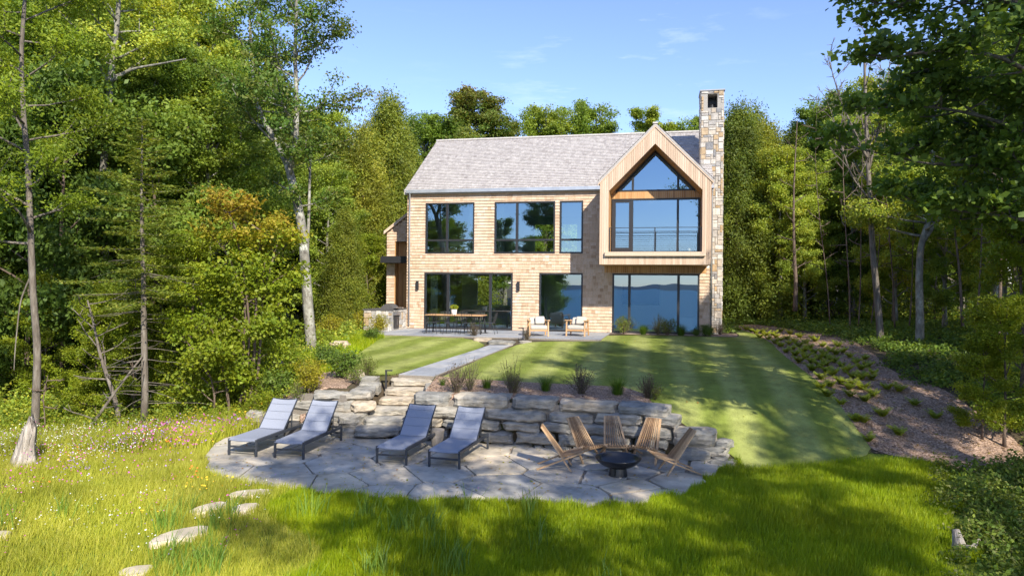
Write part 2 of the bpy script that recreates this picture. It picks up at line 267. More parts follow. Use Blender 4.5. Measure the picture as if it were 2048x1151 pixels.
def glass_mat():
    m = bpy.data.materials.new('coated_window_glass'); m.use_nodes = True; nt = m.node_tree; nt.nodes.remove(nt.nodes['Principled BSDF'])
    gl = nt.nodes.new('ShaderNodeBsdfGlossy'); gl.inputs['Roughness'].default_value = 0.0; gl.inputs['Color'].default_value = (0.46, 0.66, 0.82, 1)
    tr = nt.nodes.new('ShaderNodeBsdfTransparent'); tr.inputs[0].default_value = (0.80, 0.90, 0.87, 1)
    fr = nt.nodes.new('ShaderNodeFresnel'); fr.inputs[0].default_value = 1.5
    mr = nt.nodes.new('ShaderNodeMapRange'); mr.inputs['To Min'].default_value = 0.34; mr.inputs['To Max'].default_value = 1.0
    ms = nt.nodes.new('ShaderNodeMixShader'); lk = nt.links.new
    tc = nt.nodes.new('ShaderNodeTexCoord'); n4 = nt.nodes.new('ShaderNodeTexNoise'); n4.inputs['Scale'].default_value = 0.9; n4.inputs['Detail'].default_value = 1; b4 = nt.nodes.new('ShaderNodeBump'); b4.inputs['Strength'].default_value = 0.25; b4.inputs['Distance'].default_value = 0.006
    lk(tc.outputs['Object'], n4.inputs['Vector']); lk(n4.outputs[0], b4.inputs['Height']); lk(b4.outputs[0], gl.inputs['Normal'])
    lk(fr.outputs[0], mr.inputs[0]); lk(mr.outputs[0], ms.inputs[0]); lk(tr.outputs[0], ms.inputs[1]); lk(gl.outputs[0], ms.inputs[2]); lk(ms.outputs[0], nt.nodes['Material Output'].inputs[0])
    return m
M_glass = glass_mat()
def water_mat():
    m = bpy.data.materials.new('lake_water'); m.use_nodes = True; nt = m.node_tree; b = nt.nodes['Principled BSDF']
    b.inputs['Base Color'].default_value = (0.006, 0.115, 0.20, 1); b.inputs['Roughness'].default_value = 0.35; b.inputs['Specular IOR Level'].default_value = 0.25; b.inputs['IOR'].default_value = 1.33
    tc = nt.nodes.new('ShaderNodeTexCoord'); n = nt.nodes.new('ShaderNodeTexNoise'); n.inputs['Scale'].default_value = 0.55; n.inputs['Detail'].default_value = 8; n.inputs['Roughness'].default_value = 0.65
    bp = nt.nodes.new('ShaderNodeBump'); bp.inputs['Strength'].default_value = 1.0; bp.inputs['Distance'].default_value = 0.5
    nt.links.new(tc.outputs['Object'], n.inputs['Vector']); nt.links.new(n.outputs[0], bp.inputs['Height']); nt.links.new(bp.outputs[0], b.inputs['Normal'])
    return m
M_water = water_mat()

# ------------------------------------------------------------------ photo geometry helpers and terrain
def ray(px, py):
    x = px - 1024.0; y = HOR - py
    return np.array([(x * c_ - y * s_) / F_PX, 1.0, (x * s_ + y * c_) / F_PX])
def at(px, py, Y):
    r = ray(px, py) * Y; return np.array([r[0], Y, CZ + r[2]])
def sm(t): t = np.clip(t, 0, 1); return t * t * (3 - 2 * t)
def upz(y): return np.interp(y, [10, 14, 16.8, 19.2, 24.2, 25.0, 27, 60, 200], [-1.3, -1.0, -0.80, -0.62, -0.21, -0.085, -0.05, 0.05, 3.0])
WX = [-7.6, -6.9, -4.0, -2.1, -0.28, 2.0, 3.3, 4.4, 4.9, 5.6]; WY = [18.3, 17.9, 17.05, 16.65, 16.3, 15.75, 15.25, 14.85, 14.5, 14.2]
def wally(x): return np.interp(x, WX, WY)
def hz(x, y):
    x = np.asarray(x, float); y = np.asarray(y, float)
    Uz = upz(y) - 1.1 * sm((-4.7 - x) / 2.6) * sm((21 - y) / 3.2) - 1.7 * sm((-5.4 - x) / 7.0) * sm((70 - y) / 20)
    Uz = Uz - 0.93 * sm((18.6 - y) / 4.3) * sm((x - 2.5) / 2.6) + 0.035 * np.clip(x - 9, 0, 40)
    low = np.where(y > 12.5, -1.87, -1.87 - (12.5 - y) * 0.11)
    low = np.where(y < 1.0, -3.135 - (1.0 - y) * 0.42, low)
    low = np.maximum(low, -8.6) - 0.045 * np.clip(-6.5 - x, 0, 14) * sm((y + 2) / 6) + 0.035 * np.clip(x - 9, 0, 40) * sm((y + 2) / 6)
    t = sm((y - wally(x) - 0.16) / 0.3)
    h = low + (Uz - low) * t
    ramp = -2.0 + (y - 16.75) / 2.5 * 1.15
    notch = ((x > -3.95) & (x < -2.15) & (y > 16.5) & (y < 19.3))
    h = np.where(notch, np.minimum(h, ramp), h)
    return h
def H(x, y): return float(hz(x, y))
def pg(px, py, dz=0.0):
    """where the sight line of a photo pixel meets the terrain"""
    r = ray(px, py); Y = 6.0; prev = 6.0
    while Y < 90:
        if CZ + r[2] * Y < H(r[0] * Y, Y) + dz: break
        prev = Y; Y += 0.1
    a, b = prev, Y
    for _ in range(18):
        m = (a + b) / 2
        if CZ + r[2] * m < H(r[0] * m, m) + dz: b = m
        else: a = m
    return (r[0] * b, b)
def pgs(L): return [pg(*p) for p in L]
def inpoly(P, x, y):
    x = np.asarray(x); y = np.asarray(y); r = np.zeros(x.shape, bool); n = len(P)
    for i in range(n):
        x0, y0 = P[i]; x1, y1 = P[(i + 1) % n]
        if y0 == y1: continue
        cnd = ((y0 > y) != (y1 > y)) & (x < (x1 - x0) * (y - y0) / (y1 - y0) + x0); r ^= cnd
    return r
def clip_half(P, a, b, c):
    out = []
    for i in range(len(P)):
        p, q = P[i], P[(i + 1) % len(P)]; dp = a * p[0] + b * p[1] - c; dq = a * q[0] + b * q[1] - c
        if dp <= 0: out.append(p)
        if (dp < 0 < dq) or (dq < 0 < dp):
            t = dp / (dp - dq); out.append((p[0] + t * (q[0] - p[0]), p[1] + t * (q[1] - p[1])))
    return out
def smooth_poly(P, it=2):
    for _ in range(it):
        Q = []
        for i in range(len(P)):
            a, b = P[i], P[(i + 1) % len(P)]; Q += [(a[0] * .75 + b[0] * .25, a[1] * .75 + b[1] * .25), (a[0] * .25 + b[0] * .75, a[1] * .25 + b[1] * .75)]
        P = Q
    return P
def sheet(name, P, cell, dz, m, skirt=0.0, label=None, kind='structure', parent=None):
    xs = [p[0] for p in P]; ys = [p[1] for p in P]; g = Geo()
    x = math.floor(min(xs) / cell) * cell
    while x < max(xs):
        S = clip_half(clip_half(P, 1, 0, x + cell), -1, 0, -x)
        if len(S) > 2:
            y = math.floor(min(p[1] for p in S) / cell) * cell; ye = max(p[1] for p in S)
            while y < ye:
                T = clip_half(clip_half(S, 0, 1, y + cell), 0, -1, -y)
                if len(T) > 2:
                    ar = sum(T[i][0] * T[(i + 1) % len(T)][1] - T[(i + 1) % len(T)][0] * T[i][1] for i in range(len(T)))
                    if abs(ar) > 1e-7:
                        if ar < 0: T = T[::-1]
                        g.add([(p[0], p[1], H(p[0], p[1]) + dz) for p in T], [tuple(range(len(T)))])
                y += cell
        x += cell
    if skirt:
        n = len(P); v = [(p[0], p[1], H(*p) + dz) for p in P] + [(p[0], p[1], H(*p) + dz - skirt) for p in P]
        g.add(v, [(i, n + i, n + (i + 1) % n, (i + 1) % n) for i in range(n)])
    o = g.build(name, m, parent)
    tag(o, label=label, kind=kind)
    return o
# ------------------------------------------------------------------ ground, lake, hills
ax = np.concatenate([[-3000, -1200, -500, -220], np.arange(-120, -22, 4), np.arange(-22, -8, 0.5), np.arange(-8, 7, 0.14), np.arange(7, 20, 0.5), np.arange(20, 120, 4), [220, 500, 1200, 3000]])
ay = np.concatenate([np.arange(-60, 4, 2.0), np.arange(4, 14, 0.4), np.arange(14, 20.5, 0.1), np.arange(20.5, 34, 0.5), np.arange(34, 120, 4), [200, 500, 1200, 3000]])
X, Y = np.meshgrid(ax, ay); Z = hz(X, Y)
nrow, ncol = X.shape; idx = np.arange(nrow * ncol).reshape(nrow, ncol)
Z = Z + (np.sin(X * 0.9 + Y * 1.7) * np.sin(X * 1.3 - Y * .8) * 0.07) * ((X < -7) | (X > 12) | (Y > 36))
me = bpy.data.meshes.new('ground'); me.from_pydata(np.stack([X.ravel(), Y.ravel(), Z.ravel()], 1).tolist(), [], np.stack([idx[:-1, :-1].ravel(), idx[:-1, 1:].ravel(), idx[1:, 1:].ravel(), idx[1:, :-1].ravel()], 1).tolist())
me.materials.append(M_soil); tag(mesh_obj('ground', me), kind='structure')
g = Geo(); g.add([(-4000, -5200, -7.4), (4000, -5200, -7.4), (4000, -5, -7.4), (-4000, -5, -7.4)], [(0, 1, 2, 3)]); tag(g.build('lake_water', M_water), kind='structure')
g = Geo(); r2 = random.Random(3)
hx = [-4500 + 150 * i for i in range(61)]; hh = [14 + 40 * (0.5 + 0.5 * math.sin(i * .23 + 1)) * (0.6 + 0.4 * math.sin(i * .61)) + r2.random() * 8 for i in range(61)]
vs = [(x, -5000, -8) for x in hx] + [(x, -5250, h) for x, h in zip(hx, hh)] + [(x, -5700, -8) for x in hx]
g.add(vs, [(i + 1, i, 61 + i, 62 + i) for i in range(60)] + [(62 + i, 61 + i, 122 + i, 123 + i) for i in range(60)])
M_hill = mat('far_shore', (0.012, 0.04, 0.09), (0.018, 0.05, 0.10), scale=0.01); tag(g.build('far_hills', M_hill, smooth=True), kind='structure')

# lawns, beds, paths
HE = lambda s, o: (float((A0 + U * s + N * o)[0]), float((A0 + U * s + N * o)[1]))
A0 = at(813, 655, 31.2); A0[2] = 0
P_lawnL = [HE(0.0, -4.25)] + pgs([(925, 676), (962, 687), (972, 692), (905, 716), (797, 750), (742, 752), (702, 745), (698, 722), (735, 695), (770, 676)])
P_lawnR = pgs([(1028, 692), (1045, 688), (1070, 684), (1205, 683)]) + [HE(8.85, -4.0), HE(9.1, -0.55), HE(14.2, -0.55), HE(14.4, 1.2)] + pgs([(1452, 655), (1490, 660), (1560, 705), (1620, 752), (1680, 812), (1722, 870), (1748, 906), (1690, 925), (1600, 938), (1490, 942)]) + \
    [(4.95, 14.95), (4.3, 15.6), (3.75, 16.15), (3.45, 16.6), (3.35, 17.4), (2.9, 18.0), (0, 18.55), (-1.4, 18.9), (-2.0, 19.15)] + pgs([(880, 757), (906, 744), (975, 712)])
P_left_slope = pgs([(702, 745), (698, 722), (735, 695), (770, 676)]) + [HE(-0.6, -3.4), (-6.6, 30), (-8.0, 27), (-8.2, 22.5), (-7.2, 20.2), (-5.4, 19.7), (-4.6, 20.0)]
P_bed = [(3.45, 16.5), (3.35, 17.45), (2.9, 18.05), (0, 18.6), (-1.4, 18.95), (-2.05, 19.2), (-2.15, 17.2), (-1.8, 17.0), (0, 16.55), (2.1, 16.15), (3.2, 15.85)]
P_bedL = [(-4.15, 19.3), (-4.2, 17.4), (-5.2, 17.6), (-6.6, 18.6), (-6.2, 20.0), (-5.0, 20.1)]
P_mulch = pgs([(1452, 655), (1490, 660), (1560, 705), (1620, 752), (1680, 812), (1722, 870), (1748, 906), (1885, 925), (1960, 950), (2060, 940), (2040, 880), (1960, 830), (1885, 778), (1790, 750), (1740, 700), (1650, 668), (1560, 655), (1500, 648)])
P_hbed = [HE(9.1, -0.56), HE(14.15, -0.56), HE(14.3, 1.0), HE(13.7, 1.0), HE(13.2, -0.02), HE(9.1, -0.02)]
sheet('lawn', smooth_poly(P_lawnR, 1), 0.35, 0.022, M_lawn, 0.0)
sheet('lawn', smooth_poly(P_lawnL, 1), 0.35, 0.022, M_lawn2, 0.0)
sheet('grass_slope', P_left_slope, 0.4, 0.012, M_turf)
sheet('mulch_bed', P_bed, 0.25, 0.03, M_mulch)
sheet('mulch_bed', P_bedL, 0.25, 0.016, M_mulch)
sheet('mulch_bed', smooth_poly(P_mulch, 1), 0.35, 0.014, M_mulch)
sheet('mulch_bed', P_hbed, 0.3, 0.03, M_mulch)
P_turf = [(-16, 7), (11.8, 7), (10.6, 10), (9.6, 13.3), (8.9, 15.2), (5.6, 15.6), (5.0, 14.4), (3.5, 13.2), (-6, 13), (-7.3, 16.9), (-16, 16.4)]
sheet('grass_turf', P_turf, 0.4, 0.006, M_turf)

# upper patio (cut bluestone) and its joints
def paved(name, quadpts, nu, nv, z, th, m, jit, seed=1, dzfun=None):
    """running-bond slabs over a bilinear quad; slabs proud of a joint sheet"""
    rr = random.Random(seed); q = [np.array(p, float) for p in quadpts]; g = Geo()
    def bl(a, b): return q[0] * (1 - a) * (1 - b) + q[1] * a * (1 - b) + q[2] * a * b + q[3] * (1 - a) * b
    for j in range(nv):
        a = 0.0; first = True
        while a < 0.999:
            w = (0.5 + rr.random()) / nu; 
            if first: w *= 0.4 + 0.6 * rr.random(); first = False
            b = min(1.0, a + w)
            if 1 - b < 0.3 / nu: b = 1.0
            e = 0.006; pts = [bl(a + e / 4, (j + e) / nv), bl(b - e / 4, (j + e) / nv), bl(b - e / 4, (j + 1 - e) / nv), bl(a + e / 4, (j + 1 - e) / nv)]
            zz = [(z if dzfun is None else dzfun(p)) + rr.uniform(-.002, .003) for p in pts]
            vs = [(p[0], p[1], zc) for p, zc in zip(pts, zz)] + [(p[0], p[1], zc - th) for p, zc in zip(pts, zz)]
            g.add(vs, [(0, 1, 2, 3), (0, 4, 5, 1), (1, 5, 6, 2), (2, 6, 7, 3), (3, 7, 4, 0)], t=rr.random(), m=0)
            a = b
    o = g.build(name, [m], None, bevel=0.004); tag(o, kind='structure'); return o
pq = [HE(-0.75, -4.15), HE(9.0, -4.0), HE(9.1, -0.02), HE(-0.75, -0.02)]
paved('patio', pq, 11, 6, 0.0, 0.05, M_bluestone, 0.1)
g = Geo(); g.add([(p[0], p[1], -0.012) for p in pq] + [(p[0], p[1], -0.3) for p in pq], [(0, 1, 2, 3), (0, 4, 5, 1), (1, 5, 6, 2), (3, 7, 4, 0)]); tag(g.build('patio_base', M_joint), kind='structure')
pathq = [pg(797, 751), pg(868, 754), pg(1022, 692), pg(979, 692)]
paved('path', pathq, 1.9, 10, 0.0, 0.06, M_bluestone, 0.1, seed=4, dzfun=lambda p: float(upz(p[1])) + 0.045)
sheet('path_base', [tuple(p) for p in pathq], 0.3, 0.03, M_joint, 0.1)

# ------------------------------------------------------------------ house (local frame: x along the front wall, y into the house, z up)
house = empty('house', (A0[0], A0[1], 0), -TH, 'two storey cedar shingle house with grey shingle roof, boxed gable balcony and tall black windows', 'house')
def shingle_field(g, s0, s1, z0, z1, holes, y, zoff=0.0, ex=0.132, wmin=0.09, wmax=0.23, butt=0.03, rr=None, clip=None, out=-1, P=None):
    """rows of tapered shingles standing proud of the plane y (towards out)."""
    rr = rr or random.Random(5); z = z0; 
    while z < z1 - 0.01:
        zt = min(z + ex, z1)
        cuts = sorted({z, zt} | {h[2] for h in holes if z < h[2] < zt} | {h[3] for h in holes if z < h[3] < zt})
        for za, zb in zip(cuts[:-1], cuts[1:]):
            if zb - za < 0.006: continue
            zm = (za + zb) / 2; iv = [(s0, s1)]
            if clip: c = clip(zm); iv = [(max(s0, c[0]), min(s1, c[1]))]
            for h in holes:
                if h[2] <= zm <= h[3]:
                    n = []
                    for a, b in iv:
                        if h[1] <= a or h[0] >= b: n.append((a, b))
                        else:
                            if h[0] > a: n.append((a, h[0]))
                            if h[1] < b: n.append((h[1], b))
                    iv = n
            for a, b in iv:
                p = a
                while p < b - 1e-4:
                    q = min(b, p + rr.uniform(wmin, wmax))
                    if b - q < wmin * .6: q = b
                    j = rr.uniform(-0.0025, 0.0025); ba = butt * (1 - (za - z) / ex) + 0.003 + j; bb = butt * (1 - (zb - z) / ex) + 0.003 + j
                    dz = rr.uniform(-0.003, 0.003) if za == z and z > z0 else 0
                    vs = [(p + .001, y + out * ba, za + dz), (q - .001, y + out * ba, za + dz), (q - .001, y + out * bb, zb), (p + .001, y + out * bb, zb), (p + .001, y, za + dz), (q - .001, y, za + dz)]
                    if P: vs = [P(v) for v in vs]
                    g.add(vs, [(0, 1, 2, 3), (4, 5, 1, 0)], t=min(1, max(0, rr.gauss(.56, .2))))
                    p = q
        z = zt
WIN_U = [(0.86, 3.11), (4.02, 6.69), (6.89, 7.89)]
HZ0, HZ1 = 3.34, 5.59
holes = [(a, b, HZ0, HZ1) for a, b in WIN_U] + [(0.83, 4.86, 0.02, 2.50), (6.03, 7.90, 0.02, 2.50), (9.15, 12.70, 0.02, 2.50)]
WL, WR, DEP, EAVE = 0.0, 13.11, 9.0, 6.16
RS = 0.69; RIDGE_Y = 4.5
rz = lambda y: EAVE + RS * (y + 0.15)
# front wall: sheathing with openings + shingles
def sheath(g, s0, s1, z0, z1, holes, y0, y1):
    ss = sorted({s0, s1} | {h[0] for h in holes} | {h[1] for h in holes}); zz = sorted({z0, z1} | {h[2] for h in holes} | {h[3] for h in holes})
    for a, b in zip(ss[:-1], ss[1:]):
        for c, d in zip(zz[:-1], zz[1:]):
            if not any(h[0] <= (a + b) / 2 <= h[1] and h[2] <= (c + d) / 2 <= h[3] for h in holes): g.box(a, b, y0, y1, c, d)
box_hole = (9.07, 12.72, 2.93, 6.1)
SL, SR, SZ = 9.07, 12.72, 5.82      # recess opening
g = Geo(); sheath(g, WL, WR, 0.02, 2.93, [h for h in holes if h[3] < 3], 0.0, 0.18)
sheath(g, WL, 8.78, 2.93, 6.12, [h for h in holes if h[3] > 3], 0.0, 0.18)
g.build('wall_sheathing', M_white, house)
g = Geo(); shingle_field(g, WL, WR, 0.02, 2.75, [h for h in holes if h[3] < 3] + [(8.79, 12.96, 2.53, 3)], 0.0)
shingle_field(g, WL, 8.76, 2.75, 6.05, [h for h in holes if h[3] > 3], 0.0, rr=random.Random(9)); g.build('front_wall', M_wallsh, house)
# vertical boards above the big window, under the box
def boards(g, s0, s1, z0, z1, y, w=0.085, zf=None, zb=None, rr=random.Random(2), d=0.018):
    s = s0
    while s < s1 - 0.005:
        e = min(s1, s + w); m = (s + e) / 2
        a0, a1 = (zb(s), zb(e)) if zb else (z0, z0); b0, b1 = (zf(s), zf(e)) if zf else (z1, z1)
        if max(b0, b1) > min(a0, a1):
            j = rr.uniform(0, .002)
            g.add([(s + .003, y - d + j, a0), (e - .003, y - d + j, a1), (e - .003, y - d + j, b1), (s + .003, y - d + j, b0), (s + .003, y, a0), (e - .003, y, a1), (e - .003, y, b1), (s + .003, y, b0)],
                  [(0, 1, 2, 3), (4, 0, 3, 7), (1, 5, 6, 2), (4, 5, 1, 0), (3, 2, 6, 7)], t=rr.random())
        s = e
g = Geo(); boards(g, 8.80, 12.98, 2.53, 2.81, -0.002); g.build('soffit_band', M_orange, house)
# side walls and back wall
def side_wall(x, out, name, s0=0.0, s1=DEP):
    g = Geo(); f = lambda v: (x + out * abs(v[1]), v[0], v[2])
    shingle_field(g, s0, s1, 0.02, 9.2, [], 0.0, out=-1, ex=0.2, wmin=.15, wmax=.4, clip=lambda z: (max(s0, (z - EAVE) / RS + .15), min(s1, DEP - (z - EAVE) / RS - .15)), P=f, rr=random.Random(3))
    g.add([(x, s0, 0), (x, s1, 0), (x, s1, EAVE), (x, RIDGE_Y, 9.2), (x, s0, EAVE)], [(0, 1, 2, 3, 4)])
    g.build(name, M_wallsh, house)
side_wall(WL, -1, 'side_wall'); side_wall(WR, 1, 'side_wall')
bh = [(0.9, 5.0, 0.02, 2.5), (6.2, 8.0, 0.9, 2.4), (4.2, 6.6, 3.9, 5.4), (1.0, 2.9, 3.9, 5.4)]
g = Geo(); sheath(g, WL, WR, 0, EAVE, bh, DEP - 0.15, DEP); g.build('back_wall', M_white, house)
g = Geo(); g.box(-0.02, 9.1, -0.012, 0.3, -0.35, 0.012); g.box(9.1, 13.13, -0.012, 0.3, -0.4, 0.012); g.box(13.0, 13.13, 0.3, DEP, -0.6, 0.012); g.box(-0.02, 0.1, 0.3, DEP, -0.6, 0.012); g.build('foundation', M_conc, house)
g = Geo(); g.box(0.1, 13.0, 0.3, DEP - .15, -0.3, 0.016); g.build('ground_floor', M_teak, house)
g = Geo(); g.box(0.02, 13.09, 0.182, DEP - 0.16, 2.72, 3.1); g.build('upper_floor', M_white, house)
g = Geo(); g.box(0.02, 8.9, 0.182, DEP - 0.16, 5.8, 5.95); g.build('upper_ceiling', M_white, house)
M_inw = mat('interior_plaster', (0.74, 0.77, 0.72), rough=0.9)
g = Geo()
for x in (5.15, 8.55): g.box(x, x + .12, 0.2, 6.0, 0.02, 2.7)
for x in (3.5, 8.6): g.box(x, x + .12, 0.2, DEP - .2, 3.1, 5.8)
g.box(12.93, 13.0, 0.2, 4.2, 0.02, 2.7); g.box(12.93, 13.0, 0.2, 3.6, 3.1, 6.0); g.box(8.8, 13.0, 4.2, 4.3, 0.02, 2.7); g.box(8.8, 13.0, 3.6, 3.7, 3.1, 7.9); g.box(5.3, 8.5, 5.6, 5.7, 0.02, 2.7)
g.build('inner_walls', M_inw, house)
# main roof
g = Geo()
def roof_pt_front(v): return (v[0], -0.42 + (v[2]) * math.cos(math.atan(RS)), EAVE - 0.08 + v[2] * math.sin(math.atan(RS)) + 0) 
SLN = (RIDGE_Y + 0.13) / math.cos(math.atan(RS)); ca, sa = math.cos(math.atan(RS)), math.sin(math.atan(RS))
RX0, RX1 = -0.12, 13.22
YR = lambda k: -0.13 + k * ca; ZR = lambda k: EAVE - 0.03 + k * sa
for sgn in (0, 1):
    fy = (lambda y: y) if sgn == 0 else (lambda y: 2 * RIDGE_Y - y)
    for xa, xb, ka in (((RX0, 8.80, 0), (8.80, 9.6, 1.3), (9.6, 12.15, 2.7), (12.15, 12.95, 1.3), (12.95, RX1, 0)) if sgn == 0 else ((RX0, RX1, 0),)):
        vs = [(xa, fy(YR(ka)), ZR(ka)), (xb, fy(YR(ka)), ZR(ka)), (xb, RIDGE_Y, ZR(SLN)), (xa, RIDGE_Y, ZR(SLN))]
        vs += [(a, b, c - 0.16) for a, b, c in vs]
        g.add(vs, [(0, 1, 2, 3), (7, 6, 5, 4), (0, 4, 5, 1), (1, 5, 6, 2), (3, 7, 4, 0)], t=.5)
rr = random.Random(8)
def Pf(v):  # (x, out-of-plane negative, along slope)
    o = -v[1]; return (v[0], YR(v[2]) - sa * o, ZR(v[2]) + ca * o)
shingle_field(g, RX0 - .01, RX1 + .01, 0.0, SLN, [(8.80, 12.95, -1, .5), (9.2, 12.6, -1, 1.0), (9.8, 12.0, -1, 2.0), (10.4, 11.4, -1, 2.8)], 0.0, ex=0.165, wmin=.07, wmax=.16, butt=0.032, rr=rr, P=Pf)
g.box(RX0 - .02, RX1 + .02, RIDGE_Y - 0.12, RIDGE_Y + 0.12, ZR(SLN) - 0.02, ZR(SLN) + 0.045, t=.95)
roof = g.build('roof', M_roofsh, house)
# gutter + downspouts
g = Geo(); e0, e1 = -.24, -.13; g.box(0.0, 8.66, e0, e1, EAVE - 0.14, EAVE - 0.13); g.box(0.0, 8.66, e0 - .01, e0, EAVE - 0.14, EAVE - 0.0); g.box(0.0, 8.66, e1, e1 + .012, EAVE - 0.14, EAVE - 0.01); g.box(0.0, 0.01, e0, e1, EAVE - 0.14, EAVE - 0.01)
g.build('gutter', M_gutter, roof)
g = Geo(); g.box(RX0 + .05, 8.70, -0.115, -0.02, EAVE - 0.20, EAVE - 0.04); g.build('fascia', M_board, roof)
g = Geo(); g.tube([(0.16, -0.18, EAVE - 0.12), (0.16, -0.18, EAVE - .2), (0.13, -0.08, EAVE - 0.34), (0.13, -0.075, 5.0), (0.13, -0.075, 0.12)], 0.038, 8); g.build('downspout', M_gutter, house, smooth=True)
g = Geo(); g.tube([(13.17, -0.16, 6.02), (13.17, -0.1, 5.85), (13.16, -0.05, 5.6), (13.16, -0.05, 0.0)], 0.036, 8); g.build('downspout', M_gutter, house, smooth=True)
g = Geo(); g.box(13.06, 13.22, -0.3, 1.3, 5.98, 6.08); g.build('gutter', M_gutter, roof)
# boxed gable
BP = 2.0; RD = 1.24; BL, BR_, BC = 8.76, 13.0, 10.88; BZ0, BZE = 2.81, 6.04; GS = (8.18 - BZE) / (BC - BL); SL, SR, SZ = 9.12, 12.67, 5.69; SILL = 3.30; RD0 = -BP + RD
gz = lambda s: 8.18 - GS * abs(s - BC)                       # outer top line
iz = lambda s: 7.50 - 1.02 * abs(s - BC)                     # opening top line
gb = empty('gable_box', (0, 0, 0)); gb.parent = house; KIDS.setdefault(house.name, []).append(gb)
g = Geo(); y = -BP
boards(g, BL, SL, BZ0, 0, y, zf=gz); boards(g, SR, BR_, BZ0, 0, y, zf=gz)
boards(g, SL, BC, 0, 0, y, zf=gz, zb=iz); boards(g, BC, SR, 0, 0, y, zf=gz, zb=iz)
boards(g, SL, SR, BZ0, SILL, y); g.build('face_boards', M_board, gb)
g = Geo()
# outer sides, underside, inner lining
g.box(BL, BL + .05, -BP, 0.0, BZ0, BZE - .02); g.box(BR_ - .05, BR_, -BP, 0.0, BZ0, BZE - .02)
for k in range(20): g.box(BL + .004, BR_ - .004, -BP + k * BP / 20 + .003, -BP + (k + 1) * BP / 20 - .003, BZ0 + 0.001, BZ0 + 0.03, t=random.random())
for k in range(13): g.box(SL - .03, SL, -BP + k * RD / 13 + .003, -BP + (k + 1) * RD / 13 - .003, SILL, SZ + .02, t=random.random()); g.box(SR, SR + .03, -BP + k * RD / 13 + .003, -BP + (k + 1) * RD / 13 - .003, SILL, SZ - .02, t=random.random())
for k in range(13):
    ya, yb = -BP + k * RD / 13 + .003, -BP + (k + 1) * RD / 13 - .003
    for a, b in ((SL, BC), (BC, SR)):
        g.add([(a, ya, iz(a)), (b, ya, iz(b)), (b, yb, iz(b)), (a, yb, iz(a)), (a, ya, iz(a) + .03), (b, ya, iz(b) + .03), (b, yb, iz(b) + .03), (a, yb, iz(a) + .03)], [(0, 1, 2, 3), (0, 4, 5, 1), (2, 6, 7, 3), (4, 7, 6, 5)], t=random.random())
boards(g, SL, SR, 5.54, 5.83, RD0 + 0.01)
g.box(SL, SR, -BP + .02, 0.18, SILL - .06, SILL - .005)
g.build('recess_lining', M_orange, gb)
g = Geo()
for a, b, o in ((BL - .07, BC, 0), (BC, BR_ + .07, 0)):
    for yy0, yy1 in ((-BP - .05, 3.0),):
        v = [(a, yy0, gz(a) + .02), (b, yy0, gz(b) + .02), (b, yy1 if b == BC else 0.2, gz(b) + .02), (a, 0.2 if a != BC else yy1, gz(a) + .02)]
        v2 = [(p[0], p[1], p[2] + .1) for p in v]; g.add(v + v2, [(0, 1, 2, 3), (7, 6, 5, 4), (0, 4, 5, 1), (1, 5, 6, 2), (2, 6, 7, 3), (3, 7, 4, 0)], t=.5)
def gable_shingles(side):
    ln = math.hypot(BC - BL + .08, GS * (BC - BL + .08)); cg = (BC - BL + .08) / ln; sg = GS * (BC - BL + .08) / ln; k = 0.0; rr = random.Random(6)
    while k < ln:
        kt = min(ln, k + .128); x0 = (BL - .08 + k * cg); z0 = gz(x0) + .122
        yend = (z0 - EAVE) / RS + .05; p = -BP - .06
        while p < yend:
            q = min(yend, p + rr.uniform(.08, .2)); t = min(1, max(0, rr.gauss(.55, .2)))
            f = lambda kk, o, yy: ((BL - .08 + kk * cg - sg * o) if side < 0 else (2 * BC - (BL - .08 + kk * cg - sg * o)), yy, gz(BL - .08 + kk * cg) + .122 + cg * o)
            vs = [f(k, .022, p), f(k, .022, q - .002), f(kt, .004, q - .002), f(kt, .004, p), f(k, 0, p), f(k, 0, q - .002)]
            g.add(vs, [(0, 1, 2, 3) if side > 0 else (3, 2, 1, 0), (0, 1, 5, 4)], t=t); p = q
        k = kt
gable_shingles(-1); gable_shingles(1)
g.box(BC - .1, BC + .1, -BP - .08, 2.9, 8.27, 8.325, t=.9)
g.build('gable_roof', M_roofsh, gb)
g = Geo()
for a, b in ((BL - .075, BC), (BC, BR_ + .075)):
    za, zb = gz(a), gz(b); g.add([(a, -BP - .045, za - .05), (b, -BP - .045, zb - .05), (b, -BP - .045, zb + .06), (a, -BP - .045, za + .06), (a, -BP - .02, za - .05), (b, -BP - .02, zb - .05), (b, -BP - .02, zb + .06), (a, -BP - .02, za + .06)], [(0, 1, 2, 3), (0, 4, 5, 1), (3, 2, 6, 7)])
g.build('rake_trim', M_board, gb)
g = Geo(); g.box(8.98, 12.80, -BP - .14, -BP - .02, 3.14, 3.30, t=.7); g.build('balcony_sill', M_board, gb, bevel=.006)
rail = Geo(); yr = -BP + .06
for x in (9.15, 10.9, 12.64): rail.box(x - .02, x + .02, yr - .02, yr + .02, SILL, 4.24)
rail.box(9.10, 12.69, yr - .022, yr + .022, 4.24, 4.262); rail.box(9.12, 12.66, yr - .012, yr + .012, 4.10, 4.115)
for k in range(9): z = 3.39 + k * .079; rail.tube([(9.12, yr, z), (12.66, yr, z)], 0.0042, 5)
rail.build('balcony_railing', M_black, gb)

